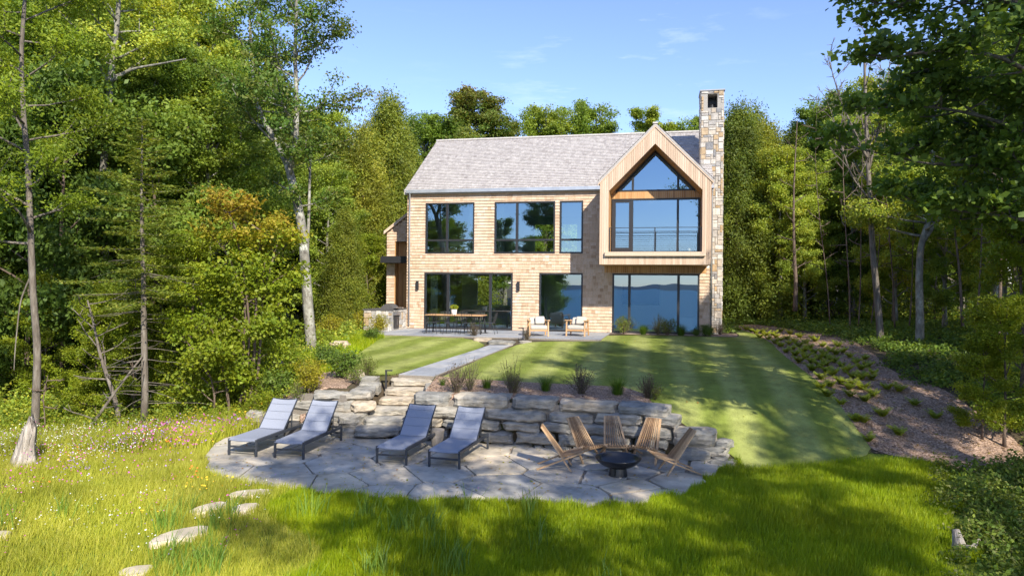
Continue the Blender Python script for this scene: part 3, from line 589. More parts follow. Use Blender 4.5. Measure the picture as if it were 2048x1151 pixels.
def window(name, s0, s1, z0, z1, vm=(), hm=(), y=0.02, fw=0.065, parent=house, door=None, top=None, sub=None):
    """black frame + glass; vm = mullion x positions, hm = [(z, x0, x1)]"""
    g = Geo(); d0, d1 = y - 0.055, y + 0.06
    g.box(s0, s0 + fw, d0, d1, z0, z1); g.box(s1 - fw, s1, d0, d1, z0, z1); g.box(s0 + fw, s1 - fw, d0, d1, z1 - fw, z1); g.box(s0 + fw, s1 - fw, d0, d1, z0, z0 + fw)
    for x in vm: g.box(x - fw * .75, x + fw * .75, d0 + .004, d1, z0 + fw, z1 - fw)
    for z, a, b in hm: g.box(a, b, d0 + .008, d1 - .004, z - fw * .6, z + fw * .6)
    if sub:
        for (a, b, c, d, w) in sub: g.box(a, a + w, d0 + .012, d1, c, d); g.box(b - w, b, d0 + .012, d1, c, d); g.box(a + w, b - w, d0 + .012, d1, c, c + w * 1.5); g.box(a + w, b - w, d0 + .012, d1, d - w, d)
    fr = g.build(name, M_black, parent)
    xs = [s0 + fw] + [x for x in sorted(vm)] + [s1 - fw]; n = 0
    for a, b in zip(xs[:-1], xs[1:]):
        g = Geo(); t = 0.0035 * (((n * 7 + int(s0 * 3)) % 5) - 2) / 2
        g.add([(a - .002, y + .01 + t, z0 + fw * .5), (b + .002, y + .01 - t, z0 + fw * .5), (b + .002, y + .01 - t, z1 - fw * .5), (a - .002, y + .01 + t, z1 - fw * .5)], [(0, 1, 2, 3)]); g.build('pane', M_glass, fr); n += 1
    return fr
HM = 3.93
window('casement_window', 0.86, 3.11, HZ0, HZ1, vm=[1.86], hm=[(HM, .92, 3.05)])
window('casement_window', 4.02, 6.69, HZ0, HZ1, vm=[5.02], hm=[(HM, 4.08, 6.63)])
window('casement_window', 6.89, 7.89, HZ0, HZ1, vm=[], hm=[(HM, 6.95, 7.83)], fw=.07)
sd = window('sliding_door', 0.83, 4.86, 0.02, 2.50, vm=[1.93, 3.86], fw=.075)
g = Geo(); g.box(2.02, 2.04, -0.075, -0.04, .9, 1.2); g.build('handle', M_steel, sd)
window('picture_window', 6.03, 7.90, 0.02, 2.50)
window('picture_window', 9.15, 12.70, 0.02, 2.50, vm=[9.86, 11.86], fw=.07)
window('balcony_door_window', 9.16, 12.64, 3.34, 5.53, vm=[9.97, 11.79], fw=.06, sub=[(9.22, 9.93, 3.40, 5.47, .085)], y=RD0 + .03)
# gable triangle window
g = Geo(); fw = .06; yy0, yy1 = RD0 - .02, RD0 + .07; za = 5.83
def tl(s, o=0): return 7.46 - 1.02 * abs(s - BC) - o
x0 = BC - (7.46 - za) / 1.02 + .02; x1 = 2 * BC - x0
g.box(x0, x1, yy0, yy1, za, za + fw)
for a, b in ((x0, BC), (BC, x1)):
    g.add([(a, yy0, tl(a, .085)), (b, yy0, tl(b, .085)), (b, yy0, tl(b)), (a, yy0, tl(a)), (a, yy1, tl(a, .085)), (b, yy1, tl(b, .085)), (b, yy1, tl(b)), (a, yy1, tl(a))], [(0, 1, 2, 3), (0, 4, 5, 1), (3, 2, 6, 7), (4, 7, 6, 5)])
for x in (9.99, 11.79): g.box(x - .045, x + .045, yy0 + .005, yy1, za + fw, tl(x) - .08)
fr = g.build('gable_window', M_black, house)
for a, b, c in ((x0 + .05, 9.99, None), (9.99, 11.79, BC), (11.79, x1 - .05, None)):
    g = Geo(); t = tl
    if c: g.add([(a, RD0 + .03, za + .03), (b, RD0 + .03, za + .03), (b, RD0 + .03, t(b, .03)), (c, RD0 + .03, t(c, .03)), (a, RD0 + .03, t(a, .03))], [(0, 1, 2, 3, 4)])
    else: g.add([(a, RD0 + .03, za + .03), (b, RD0 + .03, za + .03), (b, RD0 + .03, t(b, .03)), (a, RD0 + .03, t(a, .03))], [(0, 1, 2, 3)])
    g.build('pane', M_glass, fr)
# chimney: ashlar blocks around a core
def ashlar(g, W, Hh, P, rr, umin=.1, hmin=.09, hmax=.3, holes=()):
    """random rectangular blocks over W x Hh; P maps (u, v, out) to 3D"""
    cell = 0.105; nx, ny = max(2, round(W / cell)), round(Hh / cell); occ = [[False] * nx for _ in range(ny)]; cx, cy = W / nx, Hh / ny
    for j in range(ny):
        for i in range(nx):
            if occ[j][i]: continue
            w = rr.choice([1, 2, 2, 3, 3, 4]); h = rr.choice([1, 1, 2, 2, 2, 3]) if w < 4 else rr.choice([1, 2])
            w = min(w, nx - i); h = min(h, ny - j)
            while w > 1 and any(occ[j][k] for k in range(i, i + w)): w -= 1
            while h > 1 and any(occ[l][k] for l in range(j, j + h) for k in range(i, i + w)): h -= 1
            for l in range(j, j + h):
                for k in range(i, i + w): occ[l][k] = True
            a, b, c, d = i * cx, (i + w) * cx, j * cy, (j + h) * cy
            if any(a < q[1] and b > q[0] and c < q[3] and d > q[2] for q in holes): continue
            e = .006; o = rr.uniform(.018, .038); ch = .012; jt = lambda: rr.uniform(-.006, .006)
            base = [(a + e, c + e), (b - e, c + e), (b - e, d - e), (a + e, d - e)]; top = [(a + e + ch + jt(), c + e + ch + jt()), (b - e - ch + jt(), c + e + ch + jt()), (b - e - ch + jt(), d - e - ch + jt()), (a + e + ch + jt(), d - e - ch + jt())]
            vs = [P(u_, v_, 0) for u_, v_ in base] + [P(u_, v_, o + rr.uniform(-.004, .004)) for u_, v_ in top]
            t = rr.choice([0.12, .3, .35, .45, .45, .5, .55, .75, .78, .95, 1.0]) + rr.uniform(-.05, .05)
            g.add(vs, [(4, 5, 6, 7), (0, 1, 5, 4), (1, 2, 6, 5), (2, 3, 7, 6), (3, 0, 4, 7)], t=t, m=0)
CX0, CX1, CY0, CY1, CZT = 12.77, 13.70, 1.40, 2.45, 10.42
chim = empty('chimney', (0, 0, 0)); chim.parent = house; KIDS[house.name].append(chim)
g = Geo(); rr = random.Random(12); zt = CZT - .05
op = (0.27, .68, zt + .3 - .72, zt + .3 - .12)
ashlar(g, CX1 - CX0, zt + .3, lambda a, b, o: (CX0 + a, CY0 - o, b - .3), rr, holes=[(op[0], op[1], op[2], op[3])])
ashlar(g, CY1 - CY0, zt + .3, lambda a, b, o: (CX0 - o, CY1 - a, b - .3), rr); ashlar(g, CY1 - CY0, zt + .3, lambda a, b, o: (CX1 + o, CY0 + a, b - .3), rr)
oz0, oz1, ox0, ox1 = op[2] - .3, op[3] - .3, CX0 + op[0], CX0 + op[1]
# core with a real opening near the top
for bx in ((CX0, CX1, CY0, CY1, -.3, oz0), (CX0, ox0, CY0, CY1, oz0, oz1), (ox1, CX1, CY0, CY1, oz0, oz1), (CX0, CX1, CY0, CY1, oz1, zt)): g.box(*bx, m=1)
g.build('chimney_stack', [M_stone, M_mortar], chim)
g = Geo(); g.box(CX0 - .06, CX1 + .06, CY0 - .06, CY1 + .06, zt, CZT + .01, t=.45); g.build('chimney_cap', M_bluestone, chim, bevel=.01)
g = Geo(); g.lathe([(0.0, 0), (.13, 0), (.13, .12), (.11, .13), (.11, .2), (.145, .22), (.0, .27)], 16, ((ox0 + ox1) / 2, CY0 + .35, oz0)); g.box(ox0, ox1, CY1 - .4, CY1 - .35, oz0, oz1); g.build('flue_pot', M_black, chim)
# entry wing on the left
wing = empty('entry_wing', (0, 0, 0)); wing.parent = house; KIDS[house.name].append(wing)
WY0 = 1.6; wl = -1.62; wt = lambda s: 4.42 + .745 * (s - wl)
g = Geo(); shingle_field(g, wl, -0.0, 0.0, 6.1, [(-1.22, -0.02, 0, 4.0)], WY0, clip=lambda z: (max(wl, wl + (z - 4.42) / .745), 0.0), rr=random.Random(21))
g2 = Geo()
shingle_field(g, WY0, WY0 + 4, 0.0, 4.5, [], 0, ex=.2, wmin=.15, wmax=.4, P=lambda v: (wl - abs(v[1]), v[0], v[2]), rr=random.Random(22))
g.build('wing_wall', M_wallsh, wing)
g = Geo()
boards(g, -1.20, -0.02, 0.1, 0, WY0 + .45, zf=lambda s: 4.6); 
for k in range(5): g.box(-1.23, -1.20, WY0 + k * .09, WY0 + k * .09 + .086, 0.1, 4.1, t=random.random())
v = [(-1.22, WY0 - .02, 4.0), (0, WY0 - .02, 4.0 + 1.22 * .745), (0, WY0 + .45, 4.0 + 1.22 * .745), (-1.22, WY0 + .45, 4.0)]
g.add(v + [(a, b, c + .03) for a, b, c in v], [(0, 1, 2, 3), (4, 7, 6, 5), (0, 4, 5, 1)])
g.box(-1.0, -.96, WY0 + .38, WY0 + .43, .1, 2.45, t=.1); g.box(-1.0, -.1, WY0 + .38, WY0 + .43, 2.45, 2.52, t=.1)
g.build('entry_boards', M_orange, wing)
g = Geo(); v = [(wl - .12, WY0 - .12, wt(wl - .12) + .02), (0, WY0 - .12, wt(0) + .02), (0, WY0 + 4.1, wt(0) + .02), (wl - .12, WY0 + 4.1, wt(wl - .12) + .02)]
g.add(v + [(a, b, c + .12) for a, b, c in v], [(3, 2, 1, 0), (4, 5, 6, 7), (0, 1, 5, 4), (1, 2, 6, 5), (2, 3, 7, 6), (3, 0, 4, 7)], t=.4)
shingle_field(g, 0, 2.15, 0, .16, [], 0, ex=.16, wmin=.08, wmax=.2, P=lambda q: (wl - .12 + q[0] * .802, WY0 - .125 + q[1], wt(wl - .12 + q[0] * .802) + .0 + q[2]), rr=random.Random(30))
g.build('wing_roof', M_wallsh, wing)
g = Geo(); g.box(-1.66, -0.05, WY0 - .7, WY0 - .03, 2.96, 3.22); g.box(-1.63, -.08, WY0 - .67, WY0 - .06, 3.22, 3.27); g.build('entry_canopy', M_black, wing)
g = Geo(); g.box(wl, 0, WY0 + .5, WY0 + 4, 0, 4.4); g.build('wing_body', M_wallsh, wing)
# wall lamps
for x in (0.52, 5.12):
    g = Geo(); g.box(x - .055, x + .055, -.13, -.03, 1.73, 2.12); g.box(x - .035, x + .035, -.032, -.0, 1.8, 2.05)
    o = g.build('wall_lamp', M_black, None, bevel=.006); o.location = house.location; o.rotation_euler = house.rotation_euler
    tag(o, 'black box wall lamp on the shingles left of the sliding door' if x < 1 else 'black box wall lamp on the shingles between sliding door and picture window', 'wall lamp', 'wall lamps on the front wall')
# interior furniture seen through the glass
def hobj(g, name, m, label, cat, group=None, bevel=0.0):
    o = g.build(name, m, None, bevel=bevel); o.location = house.location; o.rotation_euler = house.rotation_euler; return tag(o, label, cat, group)
def hroot(name, s, y, z, rz, label, cat, group=None):
    p = A0 + U * s + N * y; return empty(name, (p[0], p[1], z), rz - TH, label, cat, group)
b = hroot('bed', 2.0, 1.6, 3.1, 0, 'wooden bed with white pillows behind the upper left window', 'bed')
g = Geo(); g.box(-1.0, 1.0, -.95, 1.0, .12, .32); g.box(-1.0, 1.0, -1.0, -.95, .12, .55); g.build('bed_frame', M_teak, b)
g = Geo(); g.box(-.95, .95, -.93, .98, .33, .58); g.build('mattress', M_cush, b, bevel=.05)
for k in range(3): g = Geo(); g.box(-.85 + k * .6, -.3 + k * .6, -.9, -.55, .58, .86); g.build('pillow', M_cush, b, bevel=.07)
b = hroot('sofa', 12.1, 1.4, 3.36 - .25, 0, 'pale wicker sofa behind the balcony glass', 'sofa')
g = Geo(); g.box(-.5, .5, -.4, .4, .1, .5); g.build('seat', M_cush, b, bevel=.05); g = Geo(); g.box(-.55, .55, .3, .45, .1, .95); g.build('backrest', M_cush, b, bevel=.05)
b = hroot('cabinet', 12.15, 1.2, 0.02, 0, 'pale green white cabinet behind the right pane of the large lower window', 'cabinet')
g = Geo(); g.box(-.4, .4, -.25, .25, 0, .62); g.build('carcass', M_white, b, bevel=.01); g = Geo(); g.box(-.43, .43, -.28, .28, .62, .66); g.build('worktop', M_white, b)
b = hroot('kitchen_island', 3.0, 5.2, 0.02, 0, 'kitchen island inside the room behind the sliding door', 'kitchen island')
g = Geo(); g.box(-1.2, 1.2, -.4, .4, 0, .88); g.build('base', M_conc, b); g = Geo(); g.box(-1.25, 1.25, -.45, .45, .88, .92); g.build('worktop', M_white, b)
for x in (9.9, 10.9, 11.4):
    g = Geo(); g.lathe([(0.0, 0), (.16, 0), (.16, .05), (0, .05)], 16); o = g.build('ceiling_lamp', M_white); p = A0 + U * x + N * 1.6; o.location = (p[0], p[1], 2.6)
    tag(o, 'round white ceiling lamp inside the large lower window, ' + {9.9: 'left one', 10.9: 'middle one', 11.4: 'right one'}[x], 'ceiling lamp', 'ceiling lamps behind the large lower window')
g = Geo(); g.box(9.35, 11.1, 4.1, 4.16, 1.1, 2.05); hobj(g, 'television', M_black, 'wide black television on the back wall behind the large lower window', 'television')
M_curt = mat('curtain_cloth', (0.5, 0.52, 0.46), rough=0.95)
def curtain(s0, s1, z0, z1, y, label):
    g = Geo(); n = 40
    vs = [(s0 + (s1 - s0) * k / n, y + .035 * math.sin(k * 1.7), z) for z in (z0, z1) for k in range(n + 1)]
    g.add(vs, [(k, k + 1, n + 2 + k, n + 1 + k) for k in range(n)]); hobj(g, 'curtain', M_curt, label, 'curtain', 'curtains')
curtain(2.75, 3.4, 3.15, 5.75, .35, 'pale curtain hanging at the right side of the upper left window')
curtain(4.0, 4.4, 3.15, 5.75, .35, 'pale curtain hanging at the left side of the wide upper middle window')
curtain(1.0, 1.35, .05, 2.65, .35, 'pale curtain hanging behind the left leaf of the sliding door')

# ------------------------------------------------------------------ lower terrace: flagstones, boulder wall, steps
LOW = -1.87
P_terr = [pg(408, 916), pg(432, 952), pg(500, 974), pg(620, 985), pg(800, 1000), pg(960, 1004), pg(1100, 1012), pg(1200, 1014), pg(1300, 1000), pg(1375, 988), pg(1405, 958), pg(1478, 938), (4.75, 14.75), (3.9, 15.2), (2.0, 15.85), (-.28, 16.4), (-2.1, 16.75), (-4.0, 17.15), (-6.2, 17.6), (-6.9, 16.9), (-6.9, 16.2)]
rq = random.Random(77); P_terr = [q for i in range(len(P_terr)) for q in ([P_terr[i]] if i > 11 else [P_terr[i]] + [((P_terr[i][0] * (1 - t) + P_terr[(i + 1)][0] * t) + rq.uniform(-.16, .16), (P_terr[i][1] * (1 - t) + P_terr[(i + 1)][1] * t) + rq.uniform(-.2, .12)) for t in (.25, .5, .75)])]
sheet('terrace_base', P_terr, 0.3, 0.014, M_joint)
rr = random.Random(41); g = Geo()
sites = []
for _ in range(700):
    x, y = rr.uniform(-7.2, 5.2), rr.uniform(12.2, 18); d = (0.75 + .7 * rr.random()) if x < 1 else (.6 + .4 * rr.random())
    if inpoly(P_terr, np.array([x]), np.array([y]))[0] and all((x - a) ** 2 + (y - b) ** 2 > d * d for a, b in sites): sites.append((x, y))
def ccw(P): return P if sum(P[i][0] * P[(i + 1) % len(P)][1] - P[(i + 1) % len(P)][0] * P[i][1] for i in range(len(P))) > 0 else P[::-1]
for (x, y) in sites:
    C = [(x - 1.1, y - 1.1), (x + 1.1, y - 1.1), (x + 1.1, y + 1.1), (x - 1.1, y + 1.1)]
    gap = 0.007 if x < 1.2 else 0.032
    for a, b in sites:
        if (a, b) == (x, y): continue
        dx, dy = a - x, b - y; l = math.hypot(dx, dy)
        if l < 3: C = clip_half(C, dx / l, dy / l, ((a + x) / 2 * dx + (b + y) / 2 * dy) / l - gap * rr.uniform(.5, 1.5))
        if len(C) < 3: break
    if len(C) < 3: continue
    # clip by terrace outline: keep parts inside (outline clipped to the convex cell)
    C = ccw(C); P = list(P_terr)
    for i in range(len(C)):
        p, q = C[i], C[(i + 1) % len(C)]; nx_, ny_ = (q[1] - p[1]), -(q[0] - p[0]); P = clip_half(P, nx_, ny_, nx_ * p[0] + ny_ * p[1])
        if len(P) < 3: break
    if len(P) < 3: continue
    P = ccw(P); Q = []
    for i in range(len(P)):
        p, q = P[i], P[(i + 1) % len(P)]; l = math.hypot(q[0] - p[0], q[1] - p[1]); n_ = max(1, int(l / .16))
        for k in range(n_):
            t = k / n_; o = rr.uniform(-.018, .018) if k else 0; nn = ((q[1] - p[1]) / (l + 1e-6), -(q[0] - p[0]) / (l + 1e-6))
            if k == 0: 
                o = 0.03; cx, cy = x - p[0], y - p[1]; cl = math.hypot(cx, cy) + 1e-6; Q.append((p[0] + cx / cl * o, p[1] + cy / cl * o)); continue
            Q.append((p[0] + (q[0] - p[0]) * t - nn[0] * abs(o), p[1] + (q[1] - p[1]) * t - nn[1] * abs(o)))
    zc = LOW + .045 + rr.uniform(-.006, .006)
    zf = lambda p: max(zc, H(p[0], p[1]) + .04) if abs(p[1]) < 99 else zc
    n = len(Q); vs = [(p[0], p[1], max(zc, H(*p) + .03 if H(*p) < -1.8 else zc)) for p in Q]; vs += [(a, b, c - .06) for a, b, c in vs]
    g.add(vs, [tuple(range(n))] + [(i, n + i, n + (i + 1) % n, (i + 1) % n) for i in range(n)], t=min(1, max(0, rr.gauss(.5, .27))))
fl = g.build('terrace_flagstones', M_flag, bevel=0.008); tag(fl, kind='structure')

def rock(name, x0, x1, y0, y1, z0, z1, parent=None, seed=0, tint=None, rz=0.0, m=None, rough=1.0, skew=0.0, taper=0.0):
    """a quarried slab: subdivided box with chipped, uneven faces"""
    rr = random.Random(seed); lx, ly, lz = x1 - x0, y1 - y0, z1 - z0; c = Vector(((x0 + x1) / 2, (y0 + y1) / 2, z0))
    nx, ny, nz = max(3, min(14, int(lx / .13))), max(2, min(8, int(ly / .18))), 4
    from mathutils import noise as MN
    V = {}; g = Geo(); F = []
    def P(i, j, k):
        u, v, w = i / nx - .5, j / ny - .5, k / nz
        key = (i, j, k)
        if key in V: return V[key]
        x, y, z = u * lx, v * ly, w * lz
        # round the corners
        ex, ey, ez = min(i, nx - i) / 1.0, min(j, ny - j) / 1.0, min(k, nz - k) / 1.0
        r = min(.026, lz * .14) * rough
        cnt = (ex < 1) + (ey < 1) + (ez < 1)
        if cnt >= 2:
            s = r * (1.0 if cnt == 2 else 1.5) * rr.uniform(.4, 1.4)
            if ex < 1: x -= math.copysign(s, u)
            if ey < 1: y -= math.copysign(s, v)
            if ez < 1: z += s * .7 * (1 if w < .5 else -1)
        q = Vector((x, y, z)) * 2.6 + Vector((seed * 3.7, seed * 1.3, 0)); a = 0.036 * rough
        d = MN.noise_vector(q) * a + MN.noise_vector(q * 2.7) * a * .5
        if ey < 1 and v < 0: d.y *= 1.8
        if j == 0 and (k in (0, nz) or i in (0, nx)): y += rr.uniform(.01, .075) * rough
        if k == nz and (i in (0, nx) or j in (0, ny)): z -= rr.uniform(.0, .028) * rough
        if i in (0, nx) and j < 2: x -= math.copysign(rr.uniform(0, .04), u) * rough
        x += d.x; y += d.y; z += d.z * (1.0 if 0 < k < nz or (cnt > 1) else .5)
        z += skew * u * lx; x *= 1 - taper * (w); 
        V[key] = len(g.v); g.v.append((x, y, z)); return V[key]
    def face(*q): g.f.append([P(*a) for a in q]); g.t.append(tt + rr.uniform(-.03, .03)); g.m.append(0)
    tt = rr.random() if tint is None else tint
    for i in range(nx):
        for k in range(nz):
            face((i, 0, k), (i + 1, 0, k), (i + 1, 0, k + 1), (i, 0, k + 1)); face((i + 1, ny, k), (i, ny, k), (i, ny, k + 1), (i + 1, ny, k + 1))
        for j in range(ny):
            face((i, j, nz), (i + 1, j, nz), (i + 1, j + 1, nz), (i, j + 1, nz)); face((i, j + 1, 0), (i + 1, j + 1, 0), (i + 1, j, 0), (i, j, 0))
    for j in range(ny):
        for k in range(nz):
            face((0, j + 1, k), (0, j, k), (0, j, k + 1), (0, j + 1, k + 1)); face((nx, j, k), (nx, j + 1, k), (nx, j + 1, k + 1), (nx, j, k + 1))
    o = g.build(name, m or M_ledge, parent); o.location = c; o.rotation_euler = (0, 0, rz); return o
def zpx(py, px, Y): return CZ + ray(px, py)[2] * Y
wall = empty('boulder_retaining_wall', (0, 16.5, LOW), 0, 'dry stacked retaining wall of big grey and tan slabs behind the loungers and chairs', 'retaining wall')
W0 = wall.location
def wstone(x0, x1, yt, yb, setb, depth=.6, tint=None, Yov=None, name='wall_stone', rough=1.0, parent=None):
    pm = (x0 + x1) / 2
    # face distance: walk along the wall line
    Y = 16.5
    for _ in range(6): Y = float(wally((pm - 1024) / F_PX * Y)) + setb
    if Yov: Y = Yov
    a, b = at(x0, yb, Y), at(x1, yt, Y); zb_, zt_ = zpx(yb, pm, Y), zpx(yt, pm, Y)
    xc = (a[0] + b[0]) / 2
    ang = 0.0
    if not Yov: e = .4; ang = math.atan2(float(wally(xc + e) - wally(xc - e)), 2 * e)
    px_ = parent or wall
    o = rock(name, a[0], b[0], Y - .02, Y + depth, zb_, zt_, px_, seed=int(x0 + yt * 7), tint=tint, rz=ang, rough=rough)
    o.location = Vector(o.location) - Vector(px_.location)
    return o
ST = [ # right of the steps: caps
 (823, 905, 787, 814, .22, .18), (906, 1024, 789, 819, .2, .62), (1025, 1120, 795, 822, .2, .1), (1121, 1241, 804, 827, .2, .88), (1241, 1346, 810, 836, .2, .25),
 (812, 858, 815, 837, .12, .3), (859, 968, 814, 839, .12, .55), (970, 1100, 819, 843, .12, .4), (1101, 1195, 826, 849, .12, .22), (1196, 1293, 828, 851, .12, .5), (1294, 1367, 831, 855, .14, .15),
 (808, 851, 838, 856, .05, .2), (852, 885, 836, 856, .05, .8), (886, 918, 838, 858, .05, .3), (920, 1004, 839, 863, .05, .35), (1006, 1086, 843, 865, .05, .55), (1087, 1149, 845, 868, .05, .2), (1150, 1244, 849, 872, .05, .3), (1246, 1351, 853, 880, .06, .25), (1352, 1441, 857, 897, .1, .7),
 (810, 902, 857, 879, 0, .3), (903, 958, 861, 884, 0, .2), (960, 1031, 864, 887, 0, .35), (1032, 1116, 866, 891, 0, .5), (1117, 1176, 868, 895, 0, .3), (1177, 1273, 873, 900, 0, .35), (1274, 1316, 876, 898, 0, .2), (1316, 1343, 881, 901, .03, .05), (1354, 1431, 897, 928, 0, .3),
 (806, 870, 880, 894, -.02, .3), (871, 980, 885, 898, -.02, .45), (981, 1069, 887, 901, -.03, .6), (1070, 1089, 889, 902, 0, .3), (1090, 1148, 891, 904, -.03, .5), (1149, 1270, 898, 912, -.03, .4), (1272, 1336, 900, 919, -.03, .3),
 (1407, 1463, 894, 913, .12, .25), (1440, 1471, 883, 903, .3, .15), (1432, 1466, 911, 925, .1, .35), (1424, 1480, 923, 940, -.1, .3),
 # left of the steps
 (491, 535, 821, 848, .3, .35), (536, 600, 846, 868, .1, .3), (572, 606, 826, 844, .2, .55), (578, 715, 798, 825, .28, .38), (601, 660, 846, 868, .05, .3), (604, 728, 824, 846, .12, .35), (660, 722, 846, 867, .02, .75), (500, 600, 866, 884, 0, .3), (601, 676, 867, 882, 0, .35), (677, 704, 868, 882, 0, .5)]
for s in ST: wstone(s[0], s[1], s[2], s[3], s[4], tint=s[5], depth=.62 if s[4] > .1 else .5)
# big tilted top slabs and stepped side stones beside the stairs
def slab(x0, x1, Y0, Y1, z0, z1, rz, tint, seed, nm='wall_stone', par=None, **k):
    p = par or wall; o = rock(nm, x0, x1, Y0, Y1, z0, z1, p, seed=seed, tint=tint, rz=rz, **k); o.location = Vector(o.location) - Vector(p.location); return o
slab(-5.05, -3.55, 17.45, 18.55, -1.02, -.77, .12, .3, 900); slab(-4.15, -3.5, 17.3, 18.1, -1.28, -1.03, .55, .85, 901); slab(-4.3, -3.75, 17.0, 17.7, -1.55, -1.30, .2, .5, 902)
slab(-4.45, -3.82, 16.95, 17.6, -1.88, -1.57, .1, .35, 903)
slab(-4.35, -3.62, 18.75, 19.3, -.82, -.58, .05, .3, 904); slab(-4.3, -3.52, 18.5, 19.15, -1.06, -.72, .05, .35, 911); slab(-4.25, -3.75, 18.15, 18.8, -1.02, -.80, .25, .6, 908); slab(-4.1, -3.75, 17.8, 18.4, -1.3, -1.0, .3, .4, 909)
slab(-2.42, -1.95, 17.1, 18.3, -1.3, -.95, 0, .3, 905); slab(-2.5, -2.0, 16.8, 17.5, -1.7, -1.32, 0, .35, 906); slab(-2.3, -1.75, 17.9, 19.1, -.98, -.74, .1, .45, 907)
# dark backing so that the joints are not see-through
g = Geo(); pts = [(x, float(wally(x)) + .30) for x in np.linspace(-6.6, 4.6, 60) if not (-3.9 < x < -2.3)]
for i in range(len(pts) - 1):
    (xa, ya), (xb, yb) = pts[i], pts[i + 1]
    if xb - xa > .5: continue
    za, zb_ = min(-.86, H(xa, ya + .6) - .06), min(-.86, H(xb, yb + .6) - .06)
    g.add([(xa, ya - 16.5, -.3), (xb, yb - 16.5, -.3), (xb, yb - 16.5, zb_ - LOW), (xa, ya - 16.5, za - LOW)], [(0, 1, 2, 3)])
g.build('packed_gravel', M_joint, wall)
steps = empty('stone_steps', (-3.1, 16.8, LOW), 0, 'rough stone slab steps climbing through the boulder wall to the path', 'steps')
TR = [(704, 800, 856, 883, 16.8, .15), (721, 812, 836, 857, 17.25, .35), (738, 818, 816, 838, 17.7, .6), (754, 826, 796, 818, 18.15, .85), (765, 853, 777, 797, 18.6, .8), (778, 870, 757, 779, 19.05, .72)]
for k, (x0, x1, yt, yb, Y, t) in enumerate(TR):
    a, b = at(x0, yb, Y), at(x1, yt, Y); zt_ = LOW + .045 + .2 * (k + 1) if False else zpx(yt, (x0 + x1) / 2, Y)
    o = rock('step', a[0], b[0], Y, Y + (.62 if k < 5 else .75), zt_ - .235, zt_, steps, seed=300 + k, tint=t); o.location = Vector(o.location) - steps.location
p1 = at(1003, 690, 24.7)
o = rock('step_stone', p1[0] - .48, p1[0] + .48, 24.45, 25.2, -.19, -.02, None, seed=77, tint=.2); o.rotation_euler[2] = -TH; tag(o, 'grey slab step at the house end of the bluestone path', 'step stone')
p1 = at(968, 680, 25.4); o = rock('boulder', p1[0] - .38, p1[0] + .3, 25.0, 25.7, -.2, .02, None, seed=78, tint=.9); tag(o, 'low tan boulder left of the step at the top of the path', 'boulder')
p1 = at(1055, 683, 25.0); o = rock('boulder', p1[0] - .35, p1[0] + .15, 24.8, 25.4, -.2, -.03, None, seed=79, tint=.6); tag(o, 'small low boulder right of the step at the top of the path', 'boulder')
BLD = [(676, 702, 44, 20, 'pale boulder sitting in the grass right of the big maple trunk', .95), (702, 757, 50, 16, 'low rough boulder beside the weedy bush above the wall', .8), (552, 745, 34, 22, 'boulder half hidden by leaves left of the big maple', .6), (608, 694, 24, 8, 'small flat boulder in the green slope left of the pale boulder', .5), (750, 768, 24, 14, 'low boulder left of the top stair slab', .3)]
for i, (px, py, w, h, lab, t) in enumerate(BLD):
    x, y = pg(px, py); sc = y / F_PX; o = rock('boulder', x - w * sc / 2, x + w * sc / 2, y, y + w * sc * .7, H(x, y) - .1, H(x, y) + h * sc, None, seed=500 + i, tint=t, rz=.2, rough=1.6, m=M_ledge); tag(o, lab, 'boulder')
STEP_PX = [([(455, 995), (480, 984), (548, 981), (540, 990), (500, 999), (462, 1001)], 'pale stepping stone just below the left end of the terrace'),
 ([(372, 1036), (400, 1018), (440, 1006), (459, 1010), (440, 1025), (400, 1040)], 'pale stepping stone, left one of the second pair'),
 ([(456, 1031), (480, 1012), (524, 1009), (505, 1028), (480, 1034)], 'pale stepping stone, right one of the second pair'),
 ([(293, 1106), (310, 1085), (350, 1066), (417, 1052), (416, 1073), (370, 1090), (325, 1100)], 'long pale stepping stone in the middle of the meadow'),
 ([(228, 1156), (260, 1138), (314, 1133), (300, 1150), (270, 1165)], 'stepping stone cut off by the bottom edge'),
 ([(-20, 1076), (0, 1066), (24, 1066), (20, 1075), (0, 1082)], 'stepping stone at the left edge of the meadow')]
STEP_POLY = []
for i, (pp, lab) in enumerate(STEP_PX):
    P = ccw(smooth_poly(pgs(pp), 1)); STEP_POLY.append(P); cx = sum(p[0] for p in P) / len(P); cy = sum(p[1] for p in P) / len(P); z = max(H(*p) for p in P) + .05
    g = Geo(); g.prism([(p[0] - cx, p[1] - cy) for p in P], -.1, 0.0, t=.85)
    o = g.build('stepping_stone', M_flag, bevel=.012); o.location = (cx, cy, z); tag(o, lab, 'stepping stone', 'stepping stones in the meadow')

